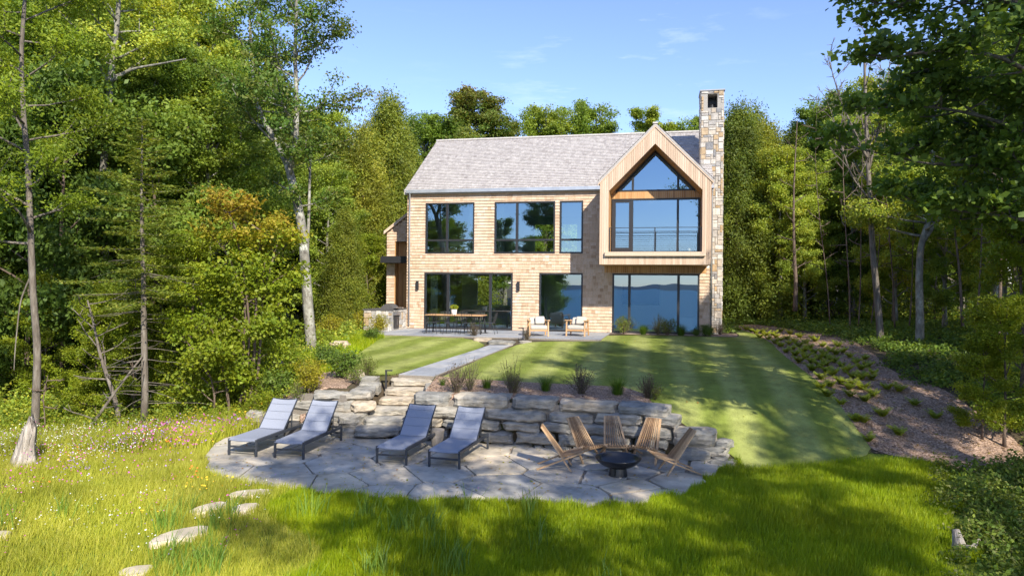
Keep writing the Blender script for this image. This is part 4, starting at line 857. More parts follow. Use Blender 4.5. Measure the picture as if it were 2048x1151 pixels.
# ------------------------------------------------------------------ loungers
def lounger():
    r = empty('sun_lounger'); W, Ln, Hs = .33, 1.92, .36; hx = 1.14; bl, ba = .84, R(47)
    for sx in (-1, 1):
        for yy in (0.03, Ln - .03): g = Geo(); g.box(sx * W - .022, sx * W + .022, yy - .022, yy + .022, 0, Hs); g.build('leg', M_dframe, r, bevel=.004)
    g = Geo()
    for sx in (-1, 1): g.box(sx * W - .02, sx * W + .02, 0.055, Ln - .055, Hs - .065, Hs - .005); 
    g.box(-W + .022, W - .022, .01, .045, .17, .205); g.box(-W + .022, W - .022, Ln - .045, Ln - .01, .17, .205); g.box(-W + .02, W - .02, Ln - .06, Ln - .02, Hs - .06, Hs - .01)
    g.build('frame', M_dframe, r, bevel=.004)
    g = Geo(); n = 14; top = Hs + .012
    def sag(v): return -.02 * math.sin(math.pi * v)
    vs = []; 
    for i in range(n + 1):
        y = -.01 + i * (hx + .01) / n
        for j in range(7): u = j / 6; vs.append((-W + .008 + u * (2 * W - .016), y, top - .018 * math.sin(math.pi * u) + (.0 if i not in (0,) else -.03)))
    g.add(vs, [(i * 7 + j, i * 7 + j + 1, i * 7 + j + 8, i * 7 + j + 7) for i in range(n) for j in range(6)])
    g.add([(a, b, c - .012) for a, b, c in vs], [(i * 7 + j, i * 7 + j + 7, i * 7 + j + 8, i * 7 + j + 1) for i in range(n) for j in range(6)]); g.build('seat', M_sling, r, smooth=True)
    g = Geo(); vs = []
    for i in range(n + 1):
        d = i * bl / n
        for j in range(7): u = j / 6; vs.append((-W + .015 + u * (2 * W - .03), hx + d * math.cos(ba) - math.sin(ba) * (-.012 * math.sin(math.pi * u)), top + d * math.sin(ba) - .012 * math.sin(math.pi * u)))
    g.add(vs, [(i * 7 + j, i * 7 + j + 1, i * 7 + j + 8, i * 7 + j + 7) for i in range(n) for j in range(6)])
    g.add([(a, b + .012, c - .012) for a, b, c in vs], [(i * 7 + j, i * 7 + j + 7, i * 7 + j + 8, i * 7 + j + 1) for i in range(n) for j in range(6)]); back = g.build('backrest', M_sling, r, smooth=True)
    g = Geo()
    for sx in (-1, 1): g.bar((sx * (W - .008), hx, top - .02), (sx * (W - .008), hx + bl * math.cos(ba), top - .02 + bl * math.sin(ba)), .022, .03)
    yb, zb = hx + bl * math.cos(ba), top - .02 + bl * math.sin(ba); g.bar((-W, yb, zb), (W, yb, zb), .022, .03)
    g.build('back_frame', M_dframe, back)
    g = Geo()
    for k in (.0, .3, .56, .8): d = bl * k + .01; g.bar((-W + .02, hx + d * math.cos(ba) - .006, top + d * math.sin(ba) + .001), (W - .02, hx + d * math.cos(ba) - .006, top + d * math.sin(ba) + .001), .006, .004)
    g.build('seam', M_sling, back)
    g = Geo(); g.bar((-W + .05, hx + .4, Hs - .04), (-W + .05, hx + .42, top + .37), .02, .02); g.bar((W - .05, hx + .4, Hs - .04), (W - .05, hx + .42, top + .37), .02, .02); g.bar((-W, hx + .4, Hs - .04), (W, hx + .4, Hs - .04), .02, .02); g.build('back_support', M_dframe, r)
    return r
L0 = lounger()
TZ = LOW + .045
LNG = [((456, 910), (511, 912.5), 'leftmost grey sling lounger next to the flowers', R(-13)), ((548.6, 916), (605, 917.5), 'grey sling lounger beside the dark round table, in front of the left wall stones', R(-11)),
       ((751.6, 927), (812, 930), 'grey sling lounger in front of the stone steps', R(-15)), ((857.7, 933.5), (917, 938), 'grey sling lounger between beige round table and stick chairs', R(-16))]
for i, (a, b, lab, az) in enumerate(LNG):
    o = L0 if i == 0 else copy_tree(L0)
    ra, rb = ray(*a), ray(*b); Ya = (TZ - CZ) / ra[2]; Yb = (TZ - CZ) / rb[2]
    o.location = ((ra[0] * Ya + rb[0] * Yb) / 2, (Ya + Yb) / 2, TZ); o.rotation_euler = (0, 0, az); tag(o, lab, 'sun lounger', 'sun loungers on the terrace')
def onterr(px, py, z=None):
    z = TZ if z is None else z; r = ray(px, py); Y = (z - CZ) / r[2]; return r[0] * Y, Y
x, y = onterr(583, 878); g = Geo(); g.lathe([(0, 0), (.155, 0), (.18, .05), (.185, .40), (.175, .42), (.17, .425), (0, .425)], 28); o = g.build('side_table', M_tabled, smooth=False); o.location = (x, y, TZ); tag(o, 'dark round drum side table between the two left loungers', 'side table')
x, y = onterr(874, 893); g = Geo(); g.lathe([(0, 0), (.11, 0), (.12, .01), (.165, .36), (.17, .40), (.16, .41), (0, .412)], 28); o = g.build('side_table', M_tableb, smooth=False); o.location = (x, y, TZ); tag(o, 'beige tapered side table between the two right loungers', 'side table')
# ------------------------------------------------------------------ fire bowl and stick chairs
fx, fy = onterr(1236, 950)
fb = empty('fire_bowl', (fx, fy, TZ), 0, 'black steel fire bowl on a round foot in front of the stick chairs', 'fire bowl')
g = Geo(); pr = []
for k in range(12): a = k / 11 * R(74); pr.append((.46 * math.sin(a) / math.sin(R(74)), .14 + .22 * (1 - math.cos(a)) / (1 - math.cos(R(74)))))
g.lathe(pr + [(.455, .365), (.44, .355)] + [(r_ * .965, z_ + .012) for r_, z_ in pr[::-1][1:]], 48); g.build('bowl', M_bowl, fb, smooth=True)
g = Geo(); g.lathe([(0.0, 0), (.19, 0), (.185, .01), (.165, .17), (0, .17)], 32); g.build('foot', M_bowl, fb, smooth=False)
def stick_chair():
    r = empty('stick_chair')
    # x = forward. crossing point at (0, .30)
    n = 8; hz_ = .31; g = Geo(); rr = random.Random(4)
    # back slats: narrow at the top, wider at the seat; seat slats interleaved
    for i in range(n + 1):
        u = (i / n - .5); yt, yb = u * .25, u * .45
        g.bar((-.42, yt, .87), (0.03, yb, hz_ - .045), .018, .034, up=(1, 0, 0), t=rr.random())
    g.build('backrest', M_slat, r)
    g = Geo()
    for i in range(n):
        u = ((i + .5) / n - .5); yb, yf = u * .45, u * .50
        g.bar((-.06, yb, hz_ - .04), (.42, yf, hz_ + .08), .018, .034, up=(1, 0, 0), t=rr.random())
    g.build('seat', M_slat, r)
    for sy in (-1, 1):
        g = Geo(); g.bar((-.42, sy * .15, .86), (.20, sy * .27, 0.0), .028, .045, up=(0, 1, 0), t=.75); g.build('front_leg', M_slat, r)
        g = Geo(); g.bar((.44, sy * .285, hz_ + .09), (-.50, sy * .24, 0.0 + .015), .028, .045, up=(0, 1, 0), t=.6); g.build('rear_leg', M_slat, r)
    g = Geo(); g.bar((.38, -.29, hz_ + .045), (.38, .29, hz_ + .045), .022, .03, t=.3); g.bar((-.02, -.27, hz_ - .02), (-.02, .27, hz_ - .02), .022, .03, t=.2); g.bar((-.36, -.15, .78), (-.36, .15, .78), .016, .02, t=.2); g.build('dowel', M_slat, r)
    return r
C0 = stick_chair()
CH = [((1116, 937), 'leftmost folding stick chair facing right towards the fire bowl'), ((1190, 914), 'stick chair second from the left, turned towards the fire bowl'), ((1230, 909), 'middle stick chair facing straight out behind the fire bowl'), ((1290, 913), 'stick chair second from the right, behind the fire bowl'), ((1346, 945), 'rightmost stick chair facing left towards the fire bowl')]
ANG = [-6, -52, -86, -122, 186]; CPOS = [(1.06, 14.3), (1.62, 14.95), (2.27, 15.05), (2.92, 14.9), (3.28, 14.05)]
for i, (p, lab) in enumerate(CH):
    o = C0 if i == 0 else copy_tree(C0); x, y = CPOS[i]; o.location = (x, y, TZ); o.rotation_euler = (0, 0, R(ANG[i])); tag(o, lab, 'stick chair', 'stick chairs around the fire bowl')

# ------------------------------------------------------------------ upper patio furniture
dt = hroot('dining_table', 3.05, -2.45, 0.004, 0, 'long wooden topped dining table with black legs before the sliding door', 'dining table')
g = Geo()
for k in range(6): g.box(-1.18, 1.18, -.46 + k * .154, -.46 + (k + 1) * .154 - .004, .715, .75, t=.3 + .5 * random.random())
g.build('tabletop', M_teak, dt)
for sx in (-1, 1):
    for sy in (-1, 1): g = Geo(); g.bar((sx * 1.06, sy * .36, .72), (sx * 1.13, sy * .42, 0), .04, .04); g.build('leg', M_black, dt)
g = Geo(); g.box(-1.1, 1.1, -.38, .38, .68, .713); g.build('apron', M_black, dt)
def wire_chair():
    r = empty('dining_chair')   # faces +y
    for sx in (-1, 1):
        g = Geo(); g.tube([(sx * .21, .20, .45), (sx * .25, .26, 0)], .011, 6); g.build('leg', M_black, r)
        g = Geo(); g.tube([(sx * .21, -.18, .45), (sx * .25, -.30, 0)], .011, 6); g.build('leg', M_black, r)
    g = Geo(); g.box(-.22, .22, -.2, .22, .435, .455); g.build('seat', M_dframe, r, bevel=.008)
    g = Geo(); g.tube([(-.215, -.18, .45), (-.225, -.25, .62), (-.20, -.30, .82), (0, -.33, .84), (.20, -.30, .82), (.225, -.25, .62), (.215, -.18, .45)], .012, 6)
    g.tube([(-.215, -.0, .45), (-.26, -.02, .64), (-.225, -.25, .66)], .01, 6); g.tube([(.215, -.0, .45), (.26, -.02, .64), (.225, -.25, .66)], .01, 6)
    for k in range(5): x = -.14 + k * .07; g.tube([(x, -.19, .45), (x, -.27, .65), (x * .95, -.32, .83)], .006, 5)
    g.build('backrest', M_black, r); return r
D0 = wire_chair(); dl = ['near side of the dining table, left', 'near side of the dining table, middle', 'near side of the dining table, right', 'far side of the dining table, left', 'far side of the dining table, middle', 'far side of the dining table, right', 'right end of the dining table']
DC = [(2.25, -3.0, 0), (3.0, -3.02, 0.05), (3.72, -3.0, -.04), (2.3, -1.9, math.pi), (3.05, -1.88, math.pi), (3.8, -1.9, math.pi), (4.42, -2.45, math.pi / 2)]
for i, (s, y_, rz_) in enumerate(DC):
    o = D0 if i == 0 else copy_tree(D0); p = A0 + U * s + N * y_; o.location = (p[0], p[1], .004); o.rotation_euler = (0, 0, rz_ - TH); tag(o, 'black wire dining chair at the ' + dl[i], 'dining chair', 'dining chairs on the upper patio')
def leafball(name, mtl, parent, r, n, size, seed, zc=0.0, squash=.8, up=.3):
    rg = np.random.default_rng(seed); d = rg.normal(size=(n, 3)); d /= np.linalg.norm(d, axis=1)[:, None]; c = d * (r * rg.uniform(.3, 1, n) ** .6)[:, None]; c[:, 2] = c[:, 2] * squash + zc
    V, t = leafquads(c, rg.uniform(.6, 1.2, n) * size, rg, d, up); me = quads_mesh(name, V, t, [mtl]); return mesh_obj(name, me, parent)
def leafquads(c, size, rg, outw=None, up=.5, asp=.55, droop=0.0, rnd=.8):
    n = len(c); nn = rg.normal(size=(n, 3)) * rnd
    if outw is not None: nn += outw * .5
    nn[:, 2] += up; nn /= np.linalg.norm(nn, axis=1)[:, None] + 1e-9
    a = rg.normal(size=(n, 3)); a[:, 2] -= droop; a -= nn * np.sum(a * nn, 1)[:, None]; a /= np.linalg.norm(a, axis=1)[:, None] + 1e-9; b = np.cross(nn, a)
    s = np.asarray(size)[:, None]; V = np.empty((n, 4, 3))
    V[:, 0] = c - a * s * .5; V[:, 1] = c + b * s * asp * .5 - nn * s * .08 + a * s * .05; V[:, 2] = c + a * s * .5; V[:, 3] = c - b * s * asp * .5 - nn * s * .08 + a * s * .05
    return V.reshape(-1, 3), np.clip(rg.normal(.5, .22, n), 0, 1)
pl = hroot('planter', 2.95, -2.45, .755, 0, 'white pot with a lime green plant on the dining table', 'planter')
g = Geo(); g.lathe([(0, 0), (.10, 0), (.125, .2), (.12, .205), (.105, .19), (0, .19)], 24); g.build('pot', M_yard, pl); leafball('plant', M_lfyel, pl, .17, 420, .07, 5, .29, .65)
def armchair():
    r = empty('lounge_chair')    # faces -y
    for sx in (-1, 1):
        g = Geo(); g.bar((sx * .36, -.36, 0), (sx * .36, -.32, .60), .055, .04, t=.7); g.build('leg', M_teak, r, bevel=.006)
        g = Geo(); g.bar((sx * .36, .42, 0), (sx * .34, .30, .62), .055, .04, t=.5); g.build('leg', M_teak, r, bevel=.006)
        g = Geo(); g.bar((sx * .37, -.40, .615), (sx * .34, .38, .57), .11, .035, t=.8); g.build('armrest', M_teak, r, bevel=.008)
    g = Geo(); g.box(-.34, .34, -.33, -.29, .20, .27); g.box(-.34, .34, .28, .32, .2, .27); g.box(-.36, -.32, -.3, .3, .2, .26); g.box(.32, .36, -.3, .3, .2, .26); g.box(-.33, .33, .36, .39, .55, .60); g.build('frame', M_teak, r, bevel=.004)
    g = Geo(); g.box(-.33, .33, -.36, .30, .26, .42); g.build('seat_cushion', M_cush, r, bevel=.05)
    g = Geo(); vs = []; g.bar((0, .24, .42), (0, .46, .68), .58, .13, up=(0, 0, 1)); g.build('back_cushion', M_cush, r, bevel=.05)
    g = Geo(); g.bar((.10, .10, .45), (.10, .27, .74), .38, .1); g.build('pillow', M_cush, r, bevel=.045)
    return r
AC0 = armchair()
for i, (px, py, rz_, lab) in enumerate([(1076, 672, .30, 'teak lounge chair with cream cushions left of the picture window'), (1156, 672, -.10, 'teak lounge chair with cream cushions right of the picture window')]):
    o = AC0 if i == 0 else copy_tree(AC0); r = ray(px, py); Y = (0 - CZ) / r[2]; o.location = (r[0] * Y, Y + .25, .004); o.rotation_euler = (0, 0, rz_ - TH); tag(o, lab, 'lounge chair', 'lounge chairs on the upper patio')
# grill island
gi = hroot('grill_island', -.45, -1.2, -.02, 0, 'stone built grill counter at the left corner of the house', 'outdoor kitchen'); 
ix0, ix1, iy0, iy1, ih = -.55, .53, -1.15, .95, .88
g = Geo(); rr = random.Random(31); g.box(ix0, ix1, iy0, iy1, -.3, ih, m=1)
ashlar(g, ix1 - ix0, ih + .1, lambda a, b, o: (ix0 + a, iy0 - o, b - .1), rr); ashlar(g, iy1 - iy0, ih + .1, lambda a, b, o: (ix1 + o, iy0 + a, b - .1), rr, holes=[(.5, 1.1, 0.2, 1.0)]); ashlar(g, iy1 - iy0, ih + .1, lambda a, b, o: (ix0 - o, iy1 - a, b - .1), rr)
g.build('stone_base', [M_stone, M_mortar], gi)
g = Geo(); g.box(ix0 - .05, ix1 + .03, iy0 - .05, iy0 + .5, ih, ih + .05); g.box(ix0 - .05, ix1 + .03, iy0 + 1.22, iy1, ih, ih + .05); g.box(ix0 - .05, ix0 + .3, iy0 + .5, iy0 + 1.22, ih, ih + .05); g.build('countertop', M_tabled, gi)
gy0, gy1 = iy0 + .52, iy0 + 1.2
g = Geo(); g.box(ix1 - .02, ix1 + .05, gy0 + .06, gy1 - .08, .12, .60); g.build('grill_door', M_black, gi); 
g = Geo(); g.bar((ix1 + .07, gy0 + .3, .25), (ix1 + .07, gy0 + .3, .5), .02, .02); g.box(ix1 - .02, ix1 + .07, gy0, gy1, .66, .78); 
for k in range(4): g.box(ix1 + .07, ix1 + .10, gy0 + .08 + k * .16, gy0 + .13 + k * .16, .70, .75)
g.tube([(ix1 + .10, gy0 + .05, .98), (ix1 + .10, gy1 - .05, .98)], .013, 6); g.build('control_panel', M_steel, gi)
g = Geo(); n = 10; pts = [(ix1 + .02 - .0 - (.62) * k / n, .80 + .34 * math.sin(math.pi * min(1, (k + 1.2) / (n + 2.0))) ** .7) for k in range(n + 1)]
for k in range(n): (xa, za), (xb, zb) = pts[k], pts[k + 1]; g.add([(xa, gy0, za), (xa, gy1, za), (xb, gy1, zb), (xb, gy0, zb)], [(0, 1, 2, 3)])
g.add([(p[0], gy0, p[1]) for p in pts] + [(pts[-1][0], gy0, .78), (pts[0][0], gy0, .78)], [tuple(range(n + 3))]); g.add([(p[0], gy1, p[1]) for p in pts] + [(pts[-1][0], gy1, .78), (pts[0][0], gy1, .78)], [tuple(range(n + 3))[::-1]]); g.box(ix1 - .6, ix1 + .02, gy0, gy1, .5, .80)
g.build('grill_hood', M_tabled, gi)
g = Geo(); g.box(ix1 - .3, ix1 + .06, iy0 + 1.35, iy0 + 1.6, ih + .05, ih + .10); g.build('side_burner', M_steel, gi)
# path lights, riser lamp by steps
def pathlight(x, y, z, h, rz_, lab):
    g = Geo(); g.box(-.022, .022, -.022, .022, -.1, h); g.box(-.03, .17, -.03, .03, h, h + .03); o = g.build('path_light', M_black, None); o.location = (x, y, z); o.rotation_euler = (0, 0, rz_); tag(o, lab, 'path light', 'path lights')
r = ray(772, 776); Yp = 18.85; p = at(772, 776, Yp); pathlight(p[0], Yp, p[2], .47, 0, 'tall black post lamp beside the stone steps')
r = ray(1046, 680); Y = (-.05 - CZ) / r[2]; pathlight(r[0] * Y, Y, -.05, .42, math.pi, 'short black path light beside the left lounge chair')

# ------------------------------------------------------------------ tree makers
def limb_path(p, d, ln, rg, n=6, curve=.25, wob=.12):
    pts = [np.array(p, float)]; d = np.array(d, float); d /= np.linalg.norm(d)
    for k in range(n):
        d = d + np.array([rg.normal() * wob, rg.normal() * wob, curve / n + rg.normal() * wob * .5]); d /= np.linalg.norm(d); pts.append(pts[-1] + d * ln / n)
    return np.array(pts)
def interp_path(P, t):
    k = t * (len(P) - 1); i = min(int(k), len(P) - 2); return P[i] * (1 - (k - i)) + P[i + 1] * (k - i)
def grow(g, spine, rads, rg, t0, t1, n, lenf, elev=(25, 55), sub=3, tips=None, az0=0.0, azr=None, curve=.3, twig=True, minr=.02, side=5):
    """limbs off a spine; returns the leaf anchor points [(pos, radius, weight)]"""
    tips = [] if tips is None else tips; az = az0
    for k in range(n):
        t = t0 + (t1 - t0) * (k + rg.uniform(0, .7)) / n; p = interp_path(spine, t); rl = np.interp(t, np.linspace(0, 1, len(rads)), rads)
        az += 2.399 + rg.normal() * .3; a = az if azr is None else rg.uniform(*azr)
        ln = lenf((t - t0) / (t1 - t0)) * rg.uniform(.75, 1.15); el = R(rg.uniform(*elev)); d = (math.cos(a) * math.cos(el), math.sin(a) * math.cos(el), math.sin(el))
        r0 = max(minr, min(rl * .55, .012 + ln * .018)); L_ = limb_path(p, d, ln, rg, 6, curve); g.tube(L_, np.linspace(r0, .009, 7), side)
        for q in (.55, .75, .9, 1.0): tips.append((interp_path(L_, q), .28 + ln * .09))
        for s in range(sub):
            q = rg.uniform(.3, .85); p2 = interp_path(L_, q); dd = interp_path(L_, min(1, q + .1)) - p2; dd /= np.linalg.norm(dd) + 1e-6
            d2 = dd + rg.normal(size=3) * .7; l2 = ln * (1 - q * .6) * rg.uniform(.35, .6); L2 = limb_path(p2, d2, l2, rg, 4, .2)
            g.tube(L2, np.linspace(max(.012, r0 * .45), .005, 5), 4)
            for q2 in (.5, .8, 1.0): tips.append((interp_path(L2, q2), .22 + l2 * .12))
    return tips
def crown_from(tips, n, size, rg, up=.6, flat=.55, asp=.6, spread=1.0, tbias=None, hang=0.0, rnd=.8, ctr=None):
    P = np.array([t[0] for t in tips]); Rr = np.array([t[1] for t in tips]); w = Rr ** 2; w /= w.sum(); i = rg.choice(len(P), n, p=w)
    d = rg.normal(size=(n, 3)) * .55; d[:, 2] *= flat; d[:, 2] -= hang * rg.uniform(0, 1, n)
    c = P[i] + d * Rr[i][:, None] * spread
    cc = P.mean(0) if ctr is None else ctr; o = c - cc; o /= np.linalg.norm(o, axis=1)[:, None] + 1e-6
    V, t = leafquads(c, size * rg.uniform(.6, 1.35, n), rg, o, up, asp, rnd=rnd)
    t = .35 * t + .3 * rg.uniform(0, 1, len(P))[i] + .15
    if tbias is not None: t = t + tbias(c)
    return V, np.clip(t, 0, 1)
def deciduous(seed, Ht, base, rad, nleaf, size, mtl, bark, shape='round', limbs=16, trunk_r=.2, lean=0.0, name='broadleaf_tree', tbias=None, up=.6, flat=.55):
    rg = np.random.default_rng(seed); root = empty(name); g = Geo(); n = 10
    sp = np.array([[math.sin(k * .9 + seed) * .12 * k / n + lean * k / n * Ht * .1, math.cos(k * .7 + seed) * .12 * k / n, Ht * .97 * k / n] for k in range(n + 1)])
    rads = np.linspace(trunk_r, .025, n + 1); rads[0] *= 1.3; g.tube(sp, rads, 8)
    prof = {'round': lambda u: rad * (.55 + .45 * math.sin(math.pi * min(1, u * .95 + .1))) * (1 - .55 * u ** 3), 'oval': lambda u: rad * (.6 + .4 * math.sin(math.pi * u)) * (1 - .45 * u), 'vase': lambda u: rad * (.5 + .5 * u) * (1 - .35 * u ** 4)}[shape]
    tips = grow(g, sp, rads, rg, base, .98, limbs, prof, (12, 45) if shape != 'vase' else (35, 65), sub=4, az0=seed)
    tips += [(sp[-1], .5), (sp[-2], .6)]
    if shape in ('round', 'vase'):
        for k in range(9):
            a = k * 2.4; L_ = limb_path(sp[-3], (math.cos(a) * .8, math.sin(a) * .8, 1.0), rad * .75, rg, 5, .4); g.tube(L_, np.linspace(.04, .008, 6), 4)
            for q in (.5, .75, 1.0): tips.append((interp_path(L_, q), .5))
    g.build('trunk', bark, root, smooth=True)
    V, t = crown_from(tips, nleaf, size, rg, tbias=tbias, up=up, flat=flat); mesh_obj('crown', quads_mesh('crown', V, t, [mtl]), root); return root
def cedar(seed, Ht, rad, nleaf, size, mtl=None, name='cedar_tree'):
    rg = np.random.default_rng(seed); root = empty(name); g = Geo(); g.tube([(0, 0, 0), (.05, 0, Ht * .5), (0, 0, Ht * .97)], [.14, .09, .015], 7)
    u = rg.uniform(0, 1, 420) ** 1.25; z = Ht * (.04 + .94 * u); a = rg.uniform(0, 2 * math.pi, 420); r = rad * (1 - u) ** .55 * rg.uniform(.35, 1.15, 420) * (1 + .28 * np.sin(a * 3 + u * 7 + seed) + .16 * np.sin(a * 5 - u * 17)) + .08
    P = np.stack([r * np.cos(a), r * np.sin(a), z], 1)
    for k in range(0, 420, 7): g.tube([(0, 0, z[k] - .15), (P[k, 0] * .95, P[k, 1] * .95, z[k])], [.02, .006], 4)
    g.build('trunk', M_brown, root, smooth=True)
    cl = rg.integers(0, 420, nleaf); d = rg.normal(size=(nleaf, 3)) * np.array([.24, .24, .34]); c = P[cl] + d; o = np.stack([np.cos(a[cl]), np.sin(a[cl]), np.full(nleaf, .1)], 1)
    V, t = leafquads(c, size * rg.uniform(.6, 1.3, nleaf), rg, o, .25, .42, droop=.8, rnd=.6); t = .3 * t + .4 * rg.uniform(0, 1, 420)[cl] + .08
    mesh_obj('crown', quads_mesh('crown', V, np.clip(t, 0, 1), [mtl or M_cedar]), root); return root
def fir(seed, Ht, rad, name='fir_tree', nb=64, dens=1.0, base=.12, mtl=None, bark=None, trunk_r=.085, sp=None):
    rg = np.random.default_rng(seed); root = empty(name); g = Geo()
    if sp is None: sp = np.array([[math.sin(k * .8) * .03, 0, Ht * k / 8] for k in range(9)])
    g.tube(sp, np.linspace(trunk_r, .01, len(sp)), 8); C = []; A = []; az = 0
    for k in range(nb):
        u = (k + rg.uniform(0, .6)) / nb; p = interp_path(sp, base + (1 - base) * u); az += 2.4 + rg.normal() * .2; ln = rad * (1 - u) ** .75 * rg.uniform(.6, 1.1) + .12
        L_ = limb_path(p, (math.cos(az), math.sin(az), .12 - .35 * (1 - u)), ln, rg, 5, .22, .05); g.tube(L_, np.linspace(.012, .003, 6), 4)
        m = int(ln * 150 * dens); q = rg.uniform(.12, 1, m)
        for qq in q: pp = interp_path(L_, qq); C.append(pp + rg.normal(size=3) * np.array([.11, .11, .03]) * (1.5 - qq) * (ln ** .5))
    g.build('trunk', bark or M_bark, root, smooth=True); C = np.array(C); V, t = leafquads(C, rg.uniform(.07, .14, len(C)), rg, None, 1.2, .42, rnd=.4)
    mesh_obj('crown', quads_mesh('crown', V, t, [mtl or M_fir]), root); return root
def place(proto, x, y, z, s, rz_, label, cat, group=None, used=set(), sz=None):
    if proto.name in used: o = copy_tree(proto)
    else: used.add(proto.name); o = proto
    o.location = (x, y, z); o.rotation_euler = (0, 0, rz_); o.scale = (s, s, sz or s); return tag(o, label, cat, group)

PR = {
 'a': deciduous(1, 15, .16, 3.6, 80000, .135, M_lfgreen, M_bark, 'oval', 36, .2),
 'b': deciduous(2, 14, .14, 4.0, 84000, .135, M_lfgreen, M_bark, 'round', 38, .22),
 'c': deciduous(3, 12, .10, 3.3, 70000, .125, M_lfgreen, M_lichen, 'round', 34, .16),
 'd': deciduous(4, 16, .30, 3.8, 76000, .135, M_lfgreen, M_lichen, 'vase', 32, .2),
 'y': deciduous(5, 8, .06, 2.4, 24000, .12, M_lfyel, M_brown, 'round', 16, .08, name='young_maple_tree'),
 's': deciduous(6, 6, .05, 2.0, 20000, .115, M_dark, M_brown, 'round', 14, .06, name='understorey_tree'),
 'k': cedar(7, 11, 1.9, 64000, .13), 'l': cedar(8, 9, 1.7, 50000, .12),
 'f': fir(9, 10, 2.0, nb=90, dens=1.5, mtl=M_dark, base=.05, name='spruce_tree'),
}
rg = np.random.default_rng(99)
LANDL = [(-60, 'beyond the left edge'), (40, 'at the left edge'), (110, 'behind the slender ash'), (190, 'left of the tall birch'), (250, 'behind the tall birch'), (330, 'behind the thin fir'), (400, 'above the orange topped maple'), (480, 'behind the orange topped maple'), (560, 'left of the big maple stem'), (9999, 'right of the big maple stem')]
LANDR = [(1490, 'touching the chimney'), (1560, 'above the far end of the ferns'), (1640, 'left of the bare tree'), (1700, 'just left of the bare tree'), (1760, 'behind the bare tree'), (1830, 'right of the bare tree'), (1900, 'behind the blotched trunk'), (1980, 'right of the blotched trunk'), (2060, 'at the right edge'), (9999, 'beyond the right edge')]
def where(px, Y):
    t = next(w for l, w in (LANDL if px < 900 else LANDR) if px < l); d = 'front row' if Y < 27 else 'second row' if Y < 33 else 'third row' if Y < 39 else 'fourth row' if Y < 46 else 'back row'
    return ', ' + t + ', ' + d
def plant_row(spec, label, group, kindcat='tree'):
    for (k, px, Y, top, dz) in spec:      # top: photo row the crown reaches
        r = ray(px, 600); x = r[0] * Y; z = H(x, Y) + dz; ztop = CZ + ray(px, top)[2] * Y
        base_h = {'a': 15, 'b': 14, 'c': 12, 'd': 16, 'y': 8, 's': 6, 'k': 11, 'l': 9, 'f': 10}[k]; s = max(.35, (ztop - z) / base_h)
        lab = label if isinstance(label, str) else label.get(k, label['*']) + where(px, Y)
        place(PR[k], x, Y, z, min(max(s, .6 * s), 1.35) if s < 1.35 else 1.35, rg.uniform(0, 6.28), lab, kindcat, group, sz=s)
# left forest, back to front
LG = {'a': 'tall oval broadleaf tree', 'b': 'wide round broadleaf tree', 'c': 'bushy mid green tree', 'd': 'high crowned tree with a bare trunk', 'k': 'dense tall cedar', 'f': 'dark spruce', '*': 'leafy young tree'}
spec = []
for j, (Y, tops) in enumerate([(50, (-30, 120)), (42, (-80, 60)), (35, (-60, 40)), (29, (-20, 120)), (24.5, (60, 260))]):
    npx = {0: 9, 1: 9, 2: 8, 3: 8, 4: 7}[j]
    for i in range(npx):
        px = -160 + (i + rg.uniform(.1, .9)) * (640 if j > 2 else 800) / npx + (30 * (j % 2)); kk = rg.choice(list('abcdabcf' if j < 4 else 'ccsb'))
        lim = 60 if px < 380 else (0 if px < 560 else 210)
        if px > 540: top = rg.uniform(190, 320)
        elif px > 400: top = rg.uniform(60, 220) 
        else: top = rg.uniform(*tops)
        spec.append((str(kk), px, Y + rg.uniform(-2, 2), top, 0))
plant_row(spec, LG, 'forest trees left of the house')
spec = [(str(rg.choice(list('syyyc'))), -120 + i * 50 + rg.uniform(-20, 20), 21.5 + rg.uniform(-1.8, 3.5), rg.uniform(430, 660), 0) for i in range(13)]
plant_row(spec, {'y': 'young yellow green maple low under the forest', 's': 'low dark leafy tree low under the forest', '*': 'small bushy tree low under the forest'}, 'understorey trees of the left forest')
# cedars and trees between the big maple and the house
for k, px, Y, top, lab in [('c', 655, 36, 330, 'bushy tree rising right of the big maple trunk'), ('k', 725, 39, 255, 'tall cedar between the big maple and the house'), ('l', 690, 33, 420, 'lower bushy cedar in front of the tall one by the house'),
                           ('k', 775, 42, 195, 'tallest pointed cedar left of the roof'), ('b', 700, 47, 290, 'leafy tree behind the cedars left of the house'), ('y', 735, 35, 470, 'round light green shrub tree beside the entry wing'), ('k', 805, 47, 260, 'cedar just left of the roof edge'), ('c', 610, 40, 300, 'leafy tree behind the big maple stem'), ('k', 750, 48, 250, 'cedar standing far back behind the left cedars')]:
    plant_row([(k, px, Y, top, 0)], lab, None)
# behind the house
MR = deciduous(15, 15, .3, 4.0, 95000, .15, M_lfred, M_bark, 'round', 60, .25, name='maple_tree', tbias=lambda c: (c[:, 2] - 12.0) * .09 - .05)
place(MR, -2.9, 53, 0.1, 1.15, .3, 'maple with reddening top leaves rising behind the roof', 'tree', sz=1.13)
for k, px, Y, top, lab in [('c', 850, 52, 225, 'tree with thinning top between cedar and the reddening maple'), ('b', 1090, 55, 214, 'left one of the two round green crowns behind the ridge'), ('b', 1170, 57, 208, 'right one of the two round green crowns behind the ridge'),
                           ('a', 1290, 60, 212, 'lone narrow green crown behind the gable peak'), ('c', 1345, 62, 248, 'small tree top just right of the gable peak'), ('c', 1398, 60, 232, 'small crown peeking out left of the chimney'),
                           ('c', 1010, 50, 290, 'low green crown over the middle of the ridge'), ('a', 890, 58, 240, 'tree behind the left end of the ridge'), ('k', 930, 50, 262, 'cedar top low behind the ridge')]:
    plant_row([(k, px, Y, top, 0)], lab, None)
